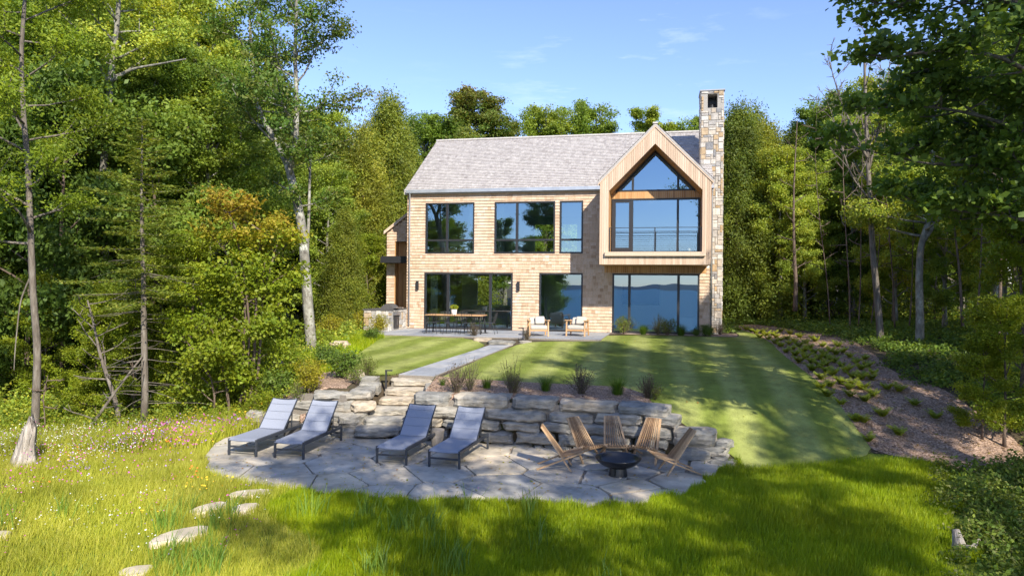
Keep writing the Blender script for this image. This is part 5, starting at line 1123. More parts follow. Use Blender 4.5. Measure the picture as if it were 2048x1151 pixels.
# right forest
RG = {'a': 'tall oval broadleaf tree', 'b': 'wide round broadleaf tree', 'c': 'bushy mid green tree', 'd': 'high crowned tree with a bare trunk', 'k': 'dense cedar', 'l': 'smaller cedar', 'f': 'dark spruce', '*': 'leafy young tree'}
spec = [('b', 2150, 40, 60, 0), ('b', 2220, 46, 60, 0), ('c', 2120, 33, 250, 0), ('c', 1750, 41, 330, 0), ('c', 1820, 43, 300, 0), ('c', 1930, 44, 300, 0), ('b', 2030, 40, 160, 0), ('c', 1680, 45, 300, 0), ('k', 1475, 38, 215, 0), ('k', 1530, 40, 250, 0), ('l', 1500, 44, 225, 0), ('k', 1580, 44, 265, 0), ('c', 1560, 37, 290, 0), ('b', 1660, 40, 190, 0), ('a', 1625, 43, 215, 0), ('c', 1705, 37, 225, 0), ('b', 1760, 44, 150, 0), ('c', 1790, 33, 260, 0),
        ('a', 1850, 38, 120, 0), ('b', 1920, 34, 100, 0), ('c', 1890, 28, 300, 0), ('d', 1990, 30, 60, 0), ('b', 2060, 34, 40, 0), ('c', 2010, 24, 280, 0), ('b', 2110, 27, 60, 0), ('a', 2160, 22, 40, 0), ('c', 1460, 48, 235, 0), ('b', 1700, 50, 200, 0), ('b', 1840, 50, 120, 0), ('a', 1980, 48, 60, 0), ('f', 1950, 40, 100, 0), ('b', 2080, 46, 40, 0), ('s', 1700, 36, 470, 0), ('s', 1640, 39, 450, 0), ('s', 1560, 42, 480, 0), ('c', 1610, 36, 340, 0), ('s', 1870, 33, 430, 0)]
plant_row(spec, RG, 'forest trees right of the chimney')
# far forest as single mass rows (things, far away)
spec = [(str(rg.choice(list('abckf'))), px, 66 + rg.uniform(-3, 6), rg.uniform(300, 380) if 820 < px < 1460 else rg.uniform(230, 300), 0) for px in range(-150, 2650, 80)]
plant_row(spec[:13], 'distant tree in the woods far left of the house', 'distant trees left of the house'); plant_row(spec[13:20], 'distant tree hidden low behind the house roof', 'distant trees behind the house'); plant_row(spec[20:], 'distant tree in the woods far right of the chimney', 'distant trees right of the chimney')
# ---- named trees in front
def hero(name, label, stems, bark, cat='tree'):
    """stems: list of (pixel polyline [(px,py)], Y0, Y1, r0, r1); returns root, geo, list of world paths"""
    root = None; paths = []; g = Geo()
    for pts, Y0, Y1, r0, r1 in stems:
        n = len(pts); P = np.array([at(px, py, Y0 + (Y1 - Y0) * k / max(1, n - 1)) for k, (px, py) in enumerate(pts)])
        # resample smoothly
        t = np.linspace(0, n - 1, 3 * n); Q = np.stack([np.interp(t, range(n), P[:, j]) for j in range(3)], 1); Q[1:-1] = (Q[:-2] + 2 * Q[1:-1] + Q[2:]) / 4
        if root is None: b = Q[0].copy(); root = empty(name, tuple(b), 0, label, cat)
        Q = Q - b; rr_ = np.linspace(r0, r1, len(Q)); g.tube(Q, rr_, 9); paths.append((Q, rr_))
    return root, g, paths
# big maple with forked top
rt, g, ps = hero('maple_tree', 'big pale barked maple with a forked crown left of the house', [
    ([(628, 748), (618, 640), (611, 540), (604, 450), (590, 385), (576, 330)], 23.7, 23.7, .19, .13),
    ([(578, 338), (592, 290), (594, 200), (590, 120), (592, 40), (596, -60)], 23.7, 23.2, .10, .04),
    ([(576, 335), (556, 290), (520, 230), (506, 160), (500, 60), (498, -40)], 23.7, 24.2, .10, .035),
    ([(612, 560), (618, 430), (620, 330), (622, 285)], 23.9, 24.4, .06, .03)], M_lichen)
rg1 = np.random.default_rng(5); tips = []
grow(g, ps[1][0], ps[1][1], rg1, .12, 1, 18, lambda u: 3.0 - 1.1 * u, (5, 45), 4, tips, 0.3)
grow(g, ps[2][0], ps[2][1], rg1, .2, 1, 15, lambda u: 2.5 - .9 * u, (5, 45), 4, tips, 1.3)
grow(g, ps[3][0], ps[3][1], rg1, .6, 1, 5, lambda u: 1.6, (0, 30), 3, tips, 2.3)
grow(g, ps[0][0], ps[0][1], rg1, .55, .95, 5, lambda u: 1.5, (0, 30), 3, tips, .3)
g.build('trunk', M_lichen, rt, smooth=True)
V, t = crown_from(tips, 30000, .11, rg1, flat=.45, tbias=lambda c: .05 + .22 * sm((c[:, 0]) / 2.2) - .1)
mesh_obj('crown', quads_mesh('crown', V, t, [M_lfred]), rt)
# birch like tree
rt, g, ps = hero('birch_tree', 'tall lichen spotted tree with a white grey trunk in the left woods', [([(203, 690), (206, 600), (210, 480), (205, 380), (213, 250), (225, 120), (236, 40), (240, -60)], 24.5, 24, .19, .06),
    ([(222, 165), (262, 138), (320, 128), (372, 118)], 24.1, 23, .06, .02)], M_lichen)
tips = []; grow(g, ps[0][0], ps[0][1], rg1, .62, 1, 15, lambda u: 2.9 - 1.0 * u, (5, 45), 4, tips, .3); grow(g, ps[0][0], ps[0][1], rg1, .34, .6, 5, lambda u: 1.8, (-5, 25), 3, tips, .3)
g.build('trunk', M_lichen, rt, smooth=True); V, t = crown_from(tips, 20000, .12, rg1, flat=.5, tbias=lambda c: 0 * c[:, 0] - .05); mesh_obj('crown', quads_mesh('crown', V, t, [M_lfgreen]), rt)
# thin left trunk with ash like leaves
rt, g, ps = hero('ash_tree', 'slender ash with a curving grey trunk at the far left', [([(68, 908), (72, 800), (76, 700), (66, 590), (62, 480), (56, 330), (46, 220), (42, 100), (50, 0), (54, -80)], 17.6, 17.2, .10, .035),
    ([(62, 550), (40, 600), (30, 700), (28, 740)], 17.6, 17.0, .022, .008)], M_bark)
tips = []; grow(g, ps[0][0], ps[0][1], rg1, .42, 1, 24, lambda u: 2.3 - .5 * u, (0, 40), 4, tips, 1.0, curve=.15)
g.build('trunk', M_bark, rt, smooth=True); V, t = crown_from(tips, 24000, .10, rg1, flat=.6, asp=.42, tbias=lambda c: 0 * c[:, 0] - .18); mesh_obj('crown', quads_mesh('crown', V, t, [M_lfyel]), rt)
# thin fir
b0 = pg(288, 868); Yf = b0[1]
spn = np.array([at(px, py, Yf) for px, py in [(288, 870), (290, 780), (288, 660), (287, 560), (284, 460), (283, 380), (284, 300), (284, 236)]]); spn = spn - spn[0]
rt = fir(31, 9, 2.0, 'fir_tree', 58, 1.15, .36, trunk_r=.10, sp=spn); rt.location = at(288, 870, Yf); tag(rt, 'thin young fir with a bare lower trunk and drooping branches', 'fir tree')
g = Geo()
for k in range(46):
    p = interp_path(spn, rg1.uniform(.1, .5)); a = rg1.uniform(0, 6.28); L_ = limb_path(p, (math.cos(a), math.sin(a), -.05), rg1.uniform(.5, 1.7), rg1, 5, -.05, .13); g.tube(L_, np.linspace(.012, .003, 6), 4)
g.build('dead_branches', M_bark, rt)
rt = fir(33, 4.4, 1.5, 'fir_tree', 50, 1.3, .1, trunk_r=.05); x, y = pg(140, 880); rt.location = (x, y + 3, H(x, y + 3)); tag(rt, 'short dull green fir left of the thin tall fir', 'fir tree')
# multi stem yellow green maple with orange top
def seedY(px, py): return pg(px, py)[1]
Ym = 19.0
rt, g, ps = hero('young_maple_tree', 'bushy multi stemmed maple with yellow green leaves and orange top', [
    ([(500, 800), (508, 720), (512, 620), (515, 520), (522, 450)], Ym, Ym, .05, .02), ([(512, 790), (520, 700), (524, 600), (545, 520), (560, 470)], Ym, Ym + .3, .04, .015),
    ([(492, 805), (486, 700), (492, 610), (470, 540), (440, 480)], Ym, Ym - .3, .04, .015), ([(460, 840), (452, 760), (436, 690), (410, 620), (385, 570)], Ym, Ym - .4, .045, .015),
    ([(478, 815), (495, 740), (500, 660), (490, 560), (470, 450), (455, 420)], Ym, Ym - .4, .04, .015), ([(425, 850), (430, 800), (424, 760), (400, 700)], Ym, Ym - .4, .03, .012)], M_brown)
tips = []
for k, (Q, r_) in enumerate(ps): grow(g, Q, r_, rg1, .22, 1, 9, lambda u: 1.35 - .45 * u, (0, 50), 3, tips, k * 1.1)
g.build('trunk', M_brown, rt, smooth=True)
V, t = crown_from(tips, 26000, .10, rg1, flat=.5, asp=.7, tbias=lambda c: 0 * c[:, 0] - .05); Cn = V.reshape(-1, 4, 3).mean(1)
hi = (Cn[:, 2] + rg1.normal(size=len(Cn)) * .5) > 4.2
V4 = V.reshape(-1, 4, 3)
mesh_obj('crown', quads_mesh('crown', V, np.where(hi, np.clip(t + .22 * (Cn[:, 2] - 5.0), 0, 1), t), [M_lfyel, M_lfor], midx=hi.astype(int)), rt)
# leaning dead stems
def deadstem(name, label, stems, m=M_bark, nb=10, ln=.8, cat='dead tree'):
    rt, g, ps = hero(name, label, stems, m, cat)
    for Q, r_ in ps: grow(g, Q, r_, rg1, .3, 1, nb, lambda u: ln, (-10, 40), 2, [], 1.0)
    g.build('trunk', m, rt, smooth=True); return rt
deadstem('dead_sapling', 'leaning dead sapling crossing behind the thin fir', [([(145, 905), (190, 840), (240, 770), (285, 712)], 17.8, 17.8, .05, .02)], nb=6)
deadstem('dead_sapling', 'leaning grey stem left of the thin fir', [([(244, 880), (232, 800), (210, 740), (198, 700), (186, 640), (175, 600)], 18.3, 18.8, .065, .02)], nb=12, ln=.9)
deadstem('dead_sapling', 'thin orange tinted sapling right of the far left trunk', [([(92, 895), (90, 840), (86, 790), (96, 750)], 17.6, 17.6, .018, .006)], nb=5, ln=.4, m=M_brown)
# silvery stump
x, y = pg(48, 935); st = empty('tree_stump', (x, y, H(x, y) - .1), 0, 'silvery broken tree stump in the flowers at the left edge', 'stump')
g = Geo(); seg = 22; V = []
for i, (zz, rr0) in enumerate([(0, .40), (.1, .30), (.22, .22), (.42, .17), (.66, .14), (.86, .12), (1.02, .085)]):
    for k in range(seg): a = 2 * math.pi * k / seg; w = 1 + (.45 * math.sin(a * 3 + 1) if zz < .1 else .16 * math.sin(a * 5 + 2)) + .1 * math.sin(a * 9); V.append((rr0 * w * math.cos(a) + .16 * zz * zz, rr0 * w * math.sin(a), zz * (1 + (.16 * math.sin(a * 3 + 1) + .12 * math.sin(a * 7) if zz > .5 else 0))))
g.add(V, [(i * seg + k, i * seg + (k + 1) % seg, (i + 1) * seg + (k + 1) % seg, (i + 1) * seg + k) for i in range(6) for k in range(seg)] + [tuple(range(6 * seg, 7 * seg))]); g.build('trunk', M_dead, st, smooth=True)
g = Geo()
for a, l in ((3.6, .75), (4.4, .6), (2.9, .5), (5.3, .7), (.2, .4)): g.tube([(0, 0, .16), (.25 * math.cos(a), .25 * math.sin(a), .1), (l * math.cos(a + .2), l * math.sin(a + .2), .02)], [.11, .07, .02], 7)
g.build('root', M_dead, st, smooth=True)
# right side: bare tree, spotted trunk, slim ones
rt, g, ps = hero('bare_tree', 'leafless grey tree standing against the sky over the fern bed', [([(1764, 722), (1757, 620), (1745, 500), (1741, 420), (1736, 330), (1733, 250), (1730, 170), (1728, 90), (1735, 50)], 25, 25.5, .13, .02),
    ([(1736, 320), (1712, 270), (1680, 200), (1655, 110)], 25.2, 25, .05, .01), ([(1738, 340), (1756, 260), (1775, 170), (1782, 100)], 25.2, 25.5, .045, .01), ([(1740, 400), (1700, 350), (1668, 240), (1650, 190)], 25.2, 25, .04, .008)], M_bark)
for Q, r_ in ps: grow(g, Q, r_, rg1, .35 if len(Q) > 20 else .15, 1, 14, lambda u: 1.3 - .5 * u, (30, 65), 5, [], 1.0, minr=.01)
g.build('trunk', M_bark, rt, smooth=True)
rt, g, ps = hero('birch_tree', 'leafy tree with a pale blotched trunk between the ferns and the right woods', [([(1838, 715), (1840, 640), (1838, 560), (1840, 500), (1850, 460), (1866, 420), (1862, 380), (1868, 300), (1870, 200)], 24.5, 24.5, .15, .04), ([(1842, 490), (1890, 420), (1940, 350), (1990, 300)], 24.5, 24, .07, .02)], M_lichen)
tips = []; grow(g, ps[0][0], ps[0][1], rg1, .45, 1, 18, lambda u: 2.4 - .8 * u, (0, 40), 4, tips, .3); grow(g, ps[1][0], ps[1][1], rg1, .2, 1, 8, lambda u: 1.6, (0, 40), 3, tips, .3)
g.build('trunk', M_lichen, rt, smooth=True); V, t = crown_from(tips, 34000, .10, rg1, flat=.5, tbias=lambda c: 0 * c[:, 0] + .12); mesh_obj('crown', quads_mesh('crown', V, t, [M_lfgreen]), rt)
SL_ = [(1590, 610, 1588, 500, 34, .16, 'dark trunk in the shade behind the green ground cover'), (1700, 665, 1690, 440, 29, .05, 'slim stem left of the bare tree'), (1716, 660, 1722, 430, 30, .045, 'slim stem just behind the bare tree'), (1660, 640, 1640, 450, 32, .04, 'slim stem leaning left at the back of the fern bed'), (1790, 660, 1775, 430, 29, .05, 'slim stem between the bare tree and the blotched trunk'),
       (1818, 650, 1826, 470, 28, .04, 'slim stem left of the blotched trunk'), (1925, 640, 1905, 420, 24, .07, 'slim trunk right of the blotched trunk'), (1995, 700, 2002, 420, 21, .08, 'slim dark trunk near the right edge'), (1740, 650, 1760, 470, 31, .04, 'slim stem crossing behind the bare tree'), (1952, 655, 1966, 400, 23, .05, 'slim upright stem in the right woods')]
for (xa, ya, xb, yb, Y, r_, lab) in SL_: deadstem('slim_tree', lab, [([(xa, ya + 12), ((xa * .6 + xb * .4) + 3, ya * .6 + yb * .4), (xb, yb), (xb + (xb - xa) * .5, yb - 120), (xb + (xb - xa) * .7 + 8, yb - 260)], Y, Y, r_ * .75, r_ * .08)], M_brown, 16, .8, 'tree')
# trees beside and behind the camera: they shade the lawn, overhang the frame and show in the windows
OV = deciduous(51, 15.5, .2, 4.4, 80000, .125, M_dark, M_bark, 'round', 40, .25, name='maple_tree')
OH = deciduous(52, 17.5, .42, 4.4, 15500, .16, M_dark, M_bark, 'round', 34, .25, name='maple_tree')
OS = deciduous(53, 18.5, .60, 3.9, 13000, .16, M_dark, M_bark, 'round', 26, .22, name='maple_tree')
for i, (pr, x, y, s, lab) in enumerate([(OV, 13.8, 13.2, .95, 'big shady maple whose boughs hang into the top right corner'), (OS, 11.2, 5.2, .96, 'tall high crowned maple that shades the lawn, right of the front grass'), (OS, 16.4, 7.0, .95, 'tall high crowned maple behind the lawn maple on the right'), (OS, 8.4, .4, .95, 'high crowned maple nearest to the front grass'), (OV, 18.6, 18.4, .85, 'maple over the fern bed at the right edge'),
        (OH, 11.0, -4.5, 1.05, 'tall maple at the top of the bluff above the lake'), (OH, 14.8, -.2, 1.0, 'broad maple on the right bank'), (OS, 4.6, -2.6, 1.0, 'slender tall maple with a thin high crown behind the viewpoint')]):
    place(pr, x, y, H(x, y) - .1, s, i * 1.9 + .6, lab, 'tree', 'maples shading the right side')
for i, (k, x, y, s, lab) in enumerate([('d', -12.3, -5, 1.0, 'high crowned tree by the lake shore, left of the gap'), ('a', -17.5, -6, 1.0, 'oval tree on the lake bluff to the left'), ('b', -23, -4, 1.0, 'round tree on the lake bluff far left'), ('d', -22, 6, 1.05, 'high crowned tree left of the meadow'), ('a', 22, 9, 1.1, 'oval tree far right of the terrace'), ('c', -28, 0, 1.1, 'bushy tree far left above the lake'), ('b', -15.0, -9, 1.05, 'round tree low on the lake bluff, left of the gap'), ('b', -21, -10, 1.15, 'broad round tree low on the lake bluff'), ('c', -31, -6, 1.2, 'bushy tree at the far end of the lake bluff'), ('b', 24, 18, 1.1, 'round tree right of the fern bed')]):
    place(PR[k], x, y, H(x, y), s, i * 1.3, lab, 'tree')
rt, g, ps = hero('maple_tree', 'dark leaved maple reaching long boughs across the top right corner', [([(2420, 1250), (2410, 900), (2400, 600), (2390, 300), (2380, 0), (2370, -250)], 11.5, 11.5, .22, .10),
    ([(2395, 420), (2250, 260), (2100, 170), (2000, 110), (1880, 100), (1760, 118)], 11.5, 10.5, .07, .008), ([(2385, 150), (2250, 60), (2100, 20), (1950, -10), (1830, 0), (1740, 10)], 11.5, 11.5, .07, .008),
    ([(2398, 560), (2250, 430), (2120, 370), (2000, 330), (1860, 330), (1730, 300)], 11.5, 12.5, .07, .008), ([(2398, 500), (2250, 350), (2100, 280), (1960, 230), (1850, 210), (1720, 220)], 11.5, 12, .06, .008), ([(2300, 480), (2150, 460), (2000, 430), (1900, 420), (1800, 400)], 12, 13, .05, .008)], M_bark)
tips = []
for k, (Q, r_) in enumerate(ps[1:]): grow(g, Q, r_, rg1, .25, 1, 16, lambda u: 1.5 - .75 * u, (-15, 30), 4, tips, k)
grow(g, ps[0][0], ps[0][1], rg1, .6, 1, 12, lambda u: 2.5, (0, 45), 4, tips, 0)
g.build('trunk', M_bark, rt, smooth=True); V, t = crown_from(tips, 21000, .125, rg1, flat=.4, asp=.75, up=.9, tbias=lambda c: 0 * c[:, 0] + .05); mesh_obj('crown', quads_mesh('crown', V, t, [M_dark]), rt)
# bright maple sprays at the right edge
for i, (px, py, Y, s, lab) in enumerate([(2010, 760, 15.5, .42, 'small bright maple sapling at the right edge, mid height'), (1965, 900, 15.8, .3, 'low bright maple sapling at the end of the mulch bed'), (2045, 660, 17.5, .62, 'bright yellow green maple sapling below the overhanging boughs')]):
    p = at(px, py, Y); place(PR['y'], p[0], Y, H(p[0], Y), s, i * 2.1, lab, 'young tree')

# ------------------------------------------------------------------ small plants
def blades(n, rmax, h, w, rg, lean=.5, seg=3, spread=.12):
    """arching blades from a clump centre: quads strips"""
    out = []; T = []
    a = rg.uniform(0, 2 * math.pi, n); r0 = rg.uniform(0, spread, n); hh = h * rg.uniform(.6, 1.1, n); rr_ = rmax * rg.uniform(.2, 1, n); ww = w * rg.uniform(.6, 1.2, n); dx, dy = np.cos(a), np.sin(a)
    b0 = np.stack([r0 * dx, r0 * dy, np.zeros(n)], 1); sd = np.stack([-dy, dx, np.zeros(n)], 1); prev = None; t = rg.uniform(.1, .9, n)
    for k in range(seg + 1):
        u = k / seg; c = b0 + np.stack([dx * rr_ * u ** 1.7, dy * rr_ * u ** 1.7, hh * (u - .25 * lean * u ** 3)], 1); wd = (ww * (1 - u * .9) * .5)[:, None]; l, r = c - sd * wd, c + sd * wd
        if prev is not None: out.append(np.stack([prev[0], prev[1], r, l], 1)); T.append(t)
        prev = (l, r)
    return np.concatenate(out).reshape(-1, 3), np.concatenate(T)
def clump(name, seed, n, rmax, h, w, m, **k):
    root = empty(name); V, t = blades(n, rmax, h, w, np.random.default_rng(seed), **k); mesh_obj('blades', quads_mesh('blades', V, t, [m]), root); return root
def shrub(name, seed, n, r, h, size, m, stems=14, up=.3, bark=None, asp=.55):
    rg = np.random.default_rng(seed); root = empty(name); g = Geo(); tips = []
    for k in range(stems):
        a = rg.uniform(0, 6.28); e = R(rg.uniform(35, 85)); L_ = limb_path((0, 0, -.02), (math.cos(a) * math.cos(e), math.sin(a) * math.cos(e), math.sin(e)), h * rg.uniform(.7, 1.05), rg, 4, .1, .12)
        s = r / max(.01, h) * 1.2; L_[:, :2] *= s; g.tube(L_, np.linspace(.008, .003, 5), 4)
        for q in (.4, .6, .8, 1.0): tips.append((interp_path(L_, q), r * .26))
    g.build('stems', bark or M_brown, root); V, t = crown_from(tips, n, size, rg, up=up, flat=.7, asp=asp); mesh_obj('foliage', quads_mesh('foliage', V, t, [m]), root); return root
def lavender(name, seed, r, h, m=None, n=90):
    rg = np.random.default_rng(seed); root = empty(name); g = Geo(); C = []
    for k in range(n):
        a = rg.uniform(0, 6.28); e = R(rg.uniform(35, 88)); L_ = limb_path((rg.normal() * .04, rg.normal() * .04, 0), (math.cos(a) * math.cos(e), math.sin(a) * math.cos(e), math.sin(e)), h * rg.uniform(.6, 1.05), rg, 4, 0, .12); L_[:, :2] *= r / h * 1.3
        g.tube(L_, [.004, .0035, .003, .003, .002], 3, t=rg.uniform())
        for q in rg.uniform(.25, 1, 11): C.append(interp_path(L_, q) + rg.normal(size=3) * .014)
    g.build('stems', M_lav, root); C = np.array(C); V, t = leafquads(C, rg.uniform(.02, .042, len(C)), rg, None, .2, .5); mesh_obj('foliage', quads_mesh('foliage', V, rg.uniform(0, 1, len(C)), [m or M_lav]), root); return root
def fern(seed):
    rg = np.random.default_rng(seed); root = empty('fern'); C = []; S = []; V_ = []; T_ = []
    for f in range(17):
        a = rg.uniform(0, 6.28); L_ = .33 * rg.uniform(.6, 1.15); e0 = R(rg.uniform(48, 85)); d = np.array([math.cos(a), math.sin(a)]); s = np.array([-d[1], d[0]]); prev = None
        for k in range(10):
            u = (k + 1) / 10; rr_ = L_ * u * math.cos(e0 * (1 - .5 * u)); z = L_ * (u * math.sin(e0) * 1.15 - .22 * u * u); p = np.array([d[0] * rr_, d[1] * rr_, z]); w = .10 * math.sin(math.pi * (u * .85 + .12)) + .01
            for sg in (-1, 1):
                tip = p + np.array([s[0] * w * sg + d[0] * .02, s[1] * w * sg + d[1] * .02, -.012]); dd = np.array([d[0] * .021, d[1] * .021, .006])
                V_ += [p - dd, tip - dd * .3, tip + dd * .5, p + dd]; T_.append(rg.uniform(.2, .8))
    mesh_obj('fronds', quads_mesh('fronds', np.array(V_), np.array(T_), [M_fern]), root); return root
# shrubs and grasses, one by one: (kind, px, py of the foot, scale, label)
SH = {'g': clump('ornamental_grass', 61, 260, .34, .46, .011, M_clump), 'v': lavender('lavender', 62, .36, .60), 'w': shrub('weedy_shrub', 63, 900, .5, .75, .05, M_shrubw, 26), 'o': shrub('golden_shrub', 64, 2600, .62, .85, .055, M_gold, 22),
      'n': shrub('green_shrub', 65, 2600, .7, .9, .07, M_lfyel, 22), 'd': shrub('dark_shrub', 66, 2600, .7, .8, .07, M_dark, 22), 'u': lavender('twiggy_shrub', 68, .42, .95, M_shrubw, 60)}
PL = [('v', 912, 786, 1.25, 'dry lavender leaning at the left end of the mulch strip above the wall'), ('u', 940, 784, .95, 'wispy brown perennial next to the leaning lavender above the wall'), ('g', 974, 778, .8, 'small bright grass clump behind the first cap stone of the wall'), ('u', 1022, 788, 1.0, 'tall wispy brown perennial in the mulch above the wall'), ('v', 1030, 787, .85, 'low dry lavender at the foot of the tall wispy perennial'),
      ('g', 1091, 783, .95, 'rounded grass clump between the two brown perennials above the wall'), ('v', 1162, 789, 1.25, 'dense dry lavender ball in the middle of the mulch strip'), ('g', 1235, 790, 1.15, 'largest green grass clump above the wall'), ('v', 1296, 798, 1.05, 'sparse grey lavender at the right end of the mulch strip'), ('w', 1310, 800, .6, 'small green grey weed at the right end of the mulch strip'), ('g', 885, 772, .5, 'grass tuft beside the top stair slab'),
      ('v', 948, 674, .95, 'dry lavender beside the dining table at the patio edge'), ('v', 1054, 681, .85, 'dry lavender in front of the left lounge chair'),
      ('w', 1248, 668, 1.1, 'pale flowering shrub at the left corner of the large lower window'), ('g', 1286, 670, 1.0, 'first grass clump below the large lower window'), ('u', 1316, 670, .95, 'tall yellowish perennial below the large lower window'), ('w', 1334, 671, 1.0, 'yellow green weed below the large lower window'), ('g', 1362, 672, 1.1, 'second grass clump below the large lower window'), ('d', 1412, 677, .6, 'low grey green shrub at the foot of the downspout'), ('v', 1440, 678, .9, 'low brown perennial at the foot of the chimney'), ('d', 1394, 676, .35, 'small dark plant right of the second window grass'),
      ('o', 662, 682, 1.15, 'rounded yellow green shrub on the slope left of the lawn'), ('o', 722, 666, 1.1, 'bright golden shrub near the grill counter'), ('o', 757, 668, .9, 'golden brown shrub touching the grill counter'), ('d', 745, 682, .6, 'small olive shrub below the golden shrubs'), ('w', 742, 772, .6, 'wispy weed beside the tall post lamp'), ('w', 712, 768, .7, 'wispy weed behind the tilted top slab left of the steps'), ('o', 618, 786, 1.0, 'yellow orange shrub at the foot of the big maple'), ('d', 690, 758, 1.0, 'grey green bushy weed above the left end of the wall'), ('w', 735, 752, .85, 'thin brown weed beside the low boulder'), ('n', 580, 770, 1.1, 'fresh green bush left of the big maple foot'), ('d', 650, 735, .8, 'dark green bush behind the big maple foot'),
      ('n', 640, 700, .8, 'small green bush on the slope by the big maple'), ('d', 555, 800, 1.0, 'dark bush left of the boulder wall'), ('n', 530, 830, .8, 'light green bush at the left end of the boulder wall'), ('w', 600, 805, .8, 'weedy bush growing behind the left wall stones')]
usedn = set()
for i, (k, px, py, s, lab) in enumerate(PL):
    x, y = pg(px, py)
    if 1230 < px < 1450 and py < 690:      # the bed along the house: 0.45 m in front of the wall
        off = -.42 if px < 1425 else .75; r_ = ray(px, py); t_ = float((A0 - np.array([0, 0, A0[2]])) @ N + off) / float(r_[:2] @ N[:2]); x, y = float(r_[0] * t_), float(t_)
    place(SH[k], x, y, H(x, y) + .02, s, i * 1.37, lab, {'g': 'ornamental grass', 'v': 'lavender', 'u': 'perennial', 'w': 'shrub', 'o': 'shrub', 'n': 'shrub', 'd': 'shrub', 't': 'weed'}[k], used=usedn)
# ferns in rows on the mulch: photo pixels of their feet
FP = [(1478, 658), (1493, 657), (1502, 660), (1512, 664), (1524, 663), (1533, 668), (1545, 667), (1520, 672), (1536, 676), (1552, 672), (1562, 678), (1574, 676), (1550, 684), (1562, 690), (1578, 686), (1590, 682), (1598, 690), (1584, 697), (1572, 702), (1590, 708), (1606, 702), (1618, 696), (1628, 704), (1612, 714), (1598, 722), (1622, 722), (1638, 716), (1648, 708),
      (1660, 700), (1672, 706), (1686, 702), (1655, 716), (1668, 722), (1640, 732), (1624, 738), (1652, 742), (1665, 748), (1682, 730), (1700, 712), (1712, 724), (1730, 716), (1722, 736), (1692, 742), (1704, 752), (1736, 732), (1642, 756), (1660, 770), (1640, 775), (1682, 765), (1700, 768), (1742, 756), (1655, 790), (1683, 806), (1698, 776), (1700, 790), (1724, 776), (1730, 800), (1746, 790), (1774, 776), (1798, 780), (1722, 756),
      (1712, 840), (1765, 830), (1728, 842), (1829, 808), (1736, 880), (1798, 868), (1870, 834), (1652, 728), (1560, 661), (1580, 665), (1600, 672), (1630, 680), (1645, 690), (1612, 684), (1676, 690), (1746, 745)]
ferns = [fern(71), fern(72), fern(73)]; rgf = np.random.default_rng(3)
for i, (px, py) in enumerate(FP):
    x, y = pg(px, py + 4); near = py > 780
    place(ferns[i % 3], x, y, H(x, y) + .02, rgf.uniform(.6, .85), rgf.uniform(0, 6.28), 'separate green fern on bare mulch at the near end of the fern bed' if near else 'small fern in the planted rows, %s, %s' % ('lawn edge row' if px - 1478 < (py - 650) * 1.45 + 30 else ('middle rows' if px - 1478 < (py - 650) * 2.3 + 30 else 'outer rows'), 'far end by the house' if py < 690 else ('halfway down the bed' if py < 740 else 'near end')), 'fern', 'ferns on the bare near mulch' if near else 'ferns in the rows by the lawn', used=usedn)
# undergrowth: nobody could count it
def cover(name, seed, regions, mats, kind='stuff', cond=None):
    """leafy mounds: regions = [(xa, xb, ya, yb, n mounds, r, h)]"""
    rg = np.random.default_rng(seed); C = []; S = []; O = []
    for (xa, xb, ya, yb, n, r, h, per, sz) in regions:
        x = rg.uniform(xa, xb, n); y = rg.uniform(ya, yb, n)
        ok = ~inpoly(P_mulch, x, y) & ~inpoly(P_lawnR, x, y) & ~inpoly(P_lawnL, x, y)
        if cond is not None: ok &= cond(x, y)
        x, y = x[ok], y[ok]; n = len(x); z = hz(x, y); rr_ = r * rg.uniform(.5, 1.2, n); hh = h * rg.uniform(.4, 1.2, n)
        i = rg.integers(0, n, n * per); d = rg.normal(size=(n * per, 3)); d /= np.linalg.norm(d, axis=1)[:, None]; d[:, 2] = np.abs(d[:, 2]); q = rg.uniform(.5, 1.05, n * per)[:, None]
        C.append(np.stack([x[i] + d[:, 0] * rr_[i] * q[:, 0], y[i] + d[:, 1] * rr_[i] * q[:, 0], z[i] + d[:, 2] * hh[i] * q[:, 0]], 1)); S.append(sz * rg.uniform(.6, 1.3, n * per)); O.append(d)
    C = np.concatenate(C); V, t = leafquads(C, np.concatenate(S), rg, np.concatenate(O), .7, .6)
    return tag(mesh_obj(name, quads_mesh(name, V, t, mats)), kind=kind)
RB = lambda y: 6.35 + .56 * (y - 10)
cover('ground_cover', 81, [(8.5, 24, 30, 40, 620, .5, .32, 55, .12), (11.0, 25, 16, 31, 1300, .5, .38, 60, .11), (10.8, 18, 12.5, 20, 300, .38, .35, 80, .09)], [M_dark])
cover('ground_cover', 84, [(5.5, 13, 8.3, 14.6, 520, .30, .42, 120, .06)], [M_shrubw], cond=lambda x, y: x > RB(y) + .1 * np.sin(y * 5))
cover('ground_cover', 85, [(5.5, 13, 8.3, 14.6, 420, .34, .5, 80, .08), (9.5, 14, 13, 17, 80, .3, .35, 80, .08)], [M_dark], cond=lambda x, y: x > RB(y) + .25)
cover('undergrowth', 82, [(-16, -8.0, 17.6, 24, 620, .5, .7, 90, .095), (-9, -5.6, 18.4, 24, 150, .35, .45, 80, .08), (-30, -16, 17, 30, 500, .7, .9, 70, .13), (-12, -6, 24, 34, 300, .6, .7, 70, .11)], [M_lfgreen])
cover('undergrowth', 86, [(-44, -11, 24, 46, 520, 1.2, 2.6, 90, .15), (-10, -6.5, 33, 46, 60, 1.0, 2.2, 90, .15)], [M_lfgreen], cond=lambda x, y: x < -6.5)
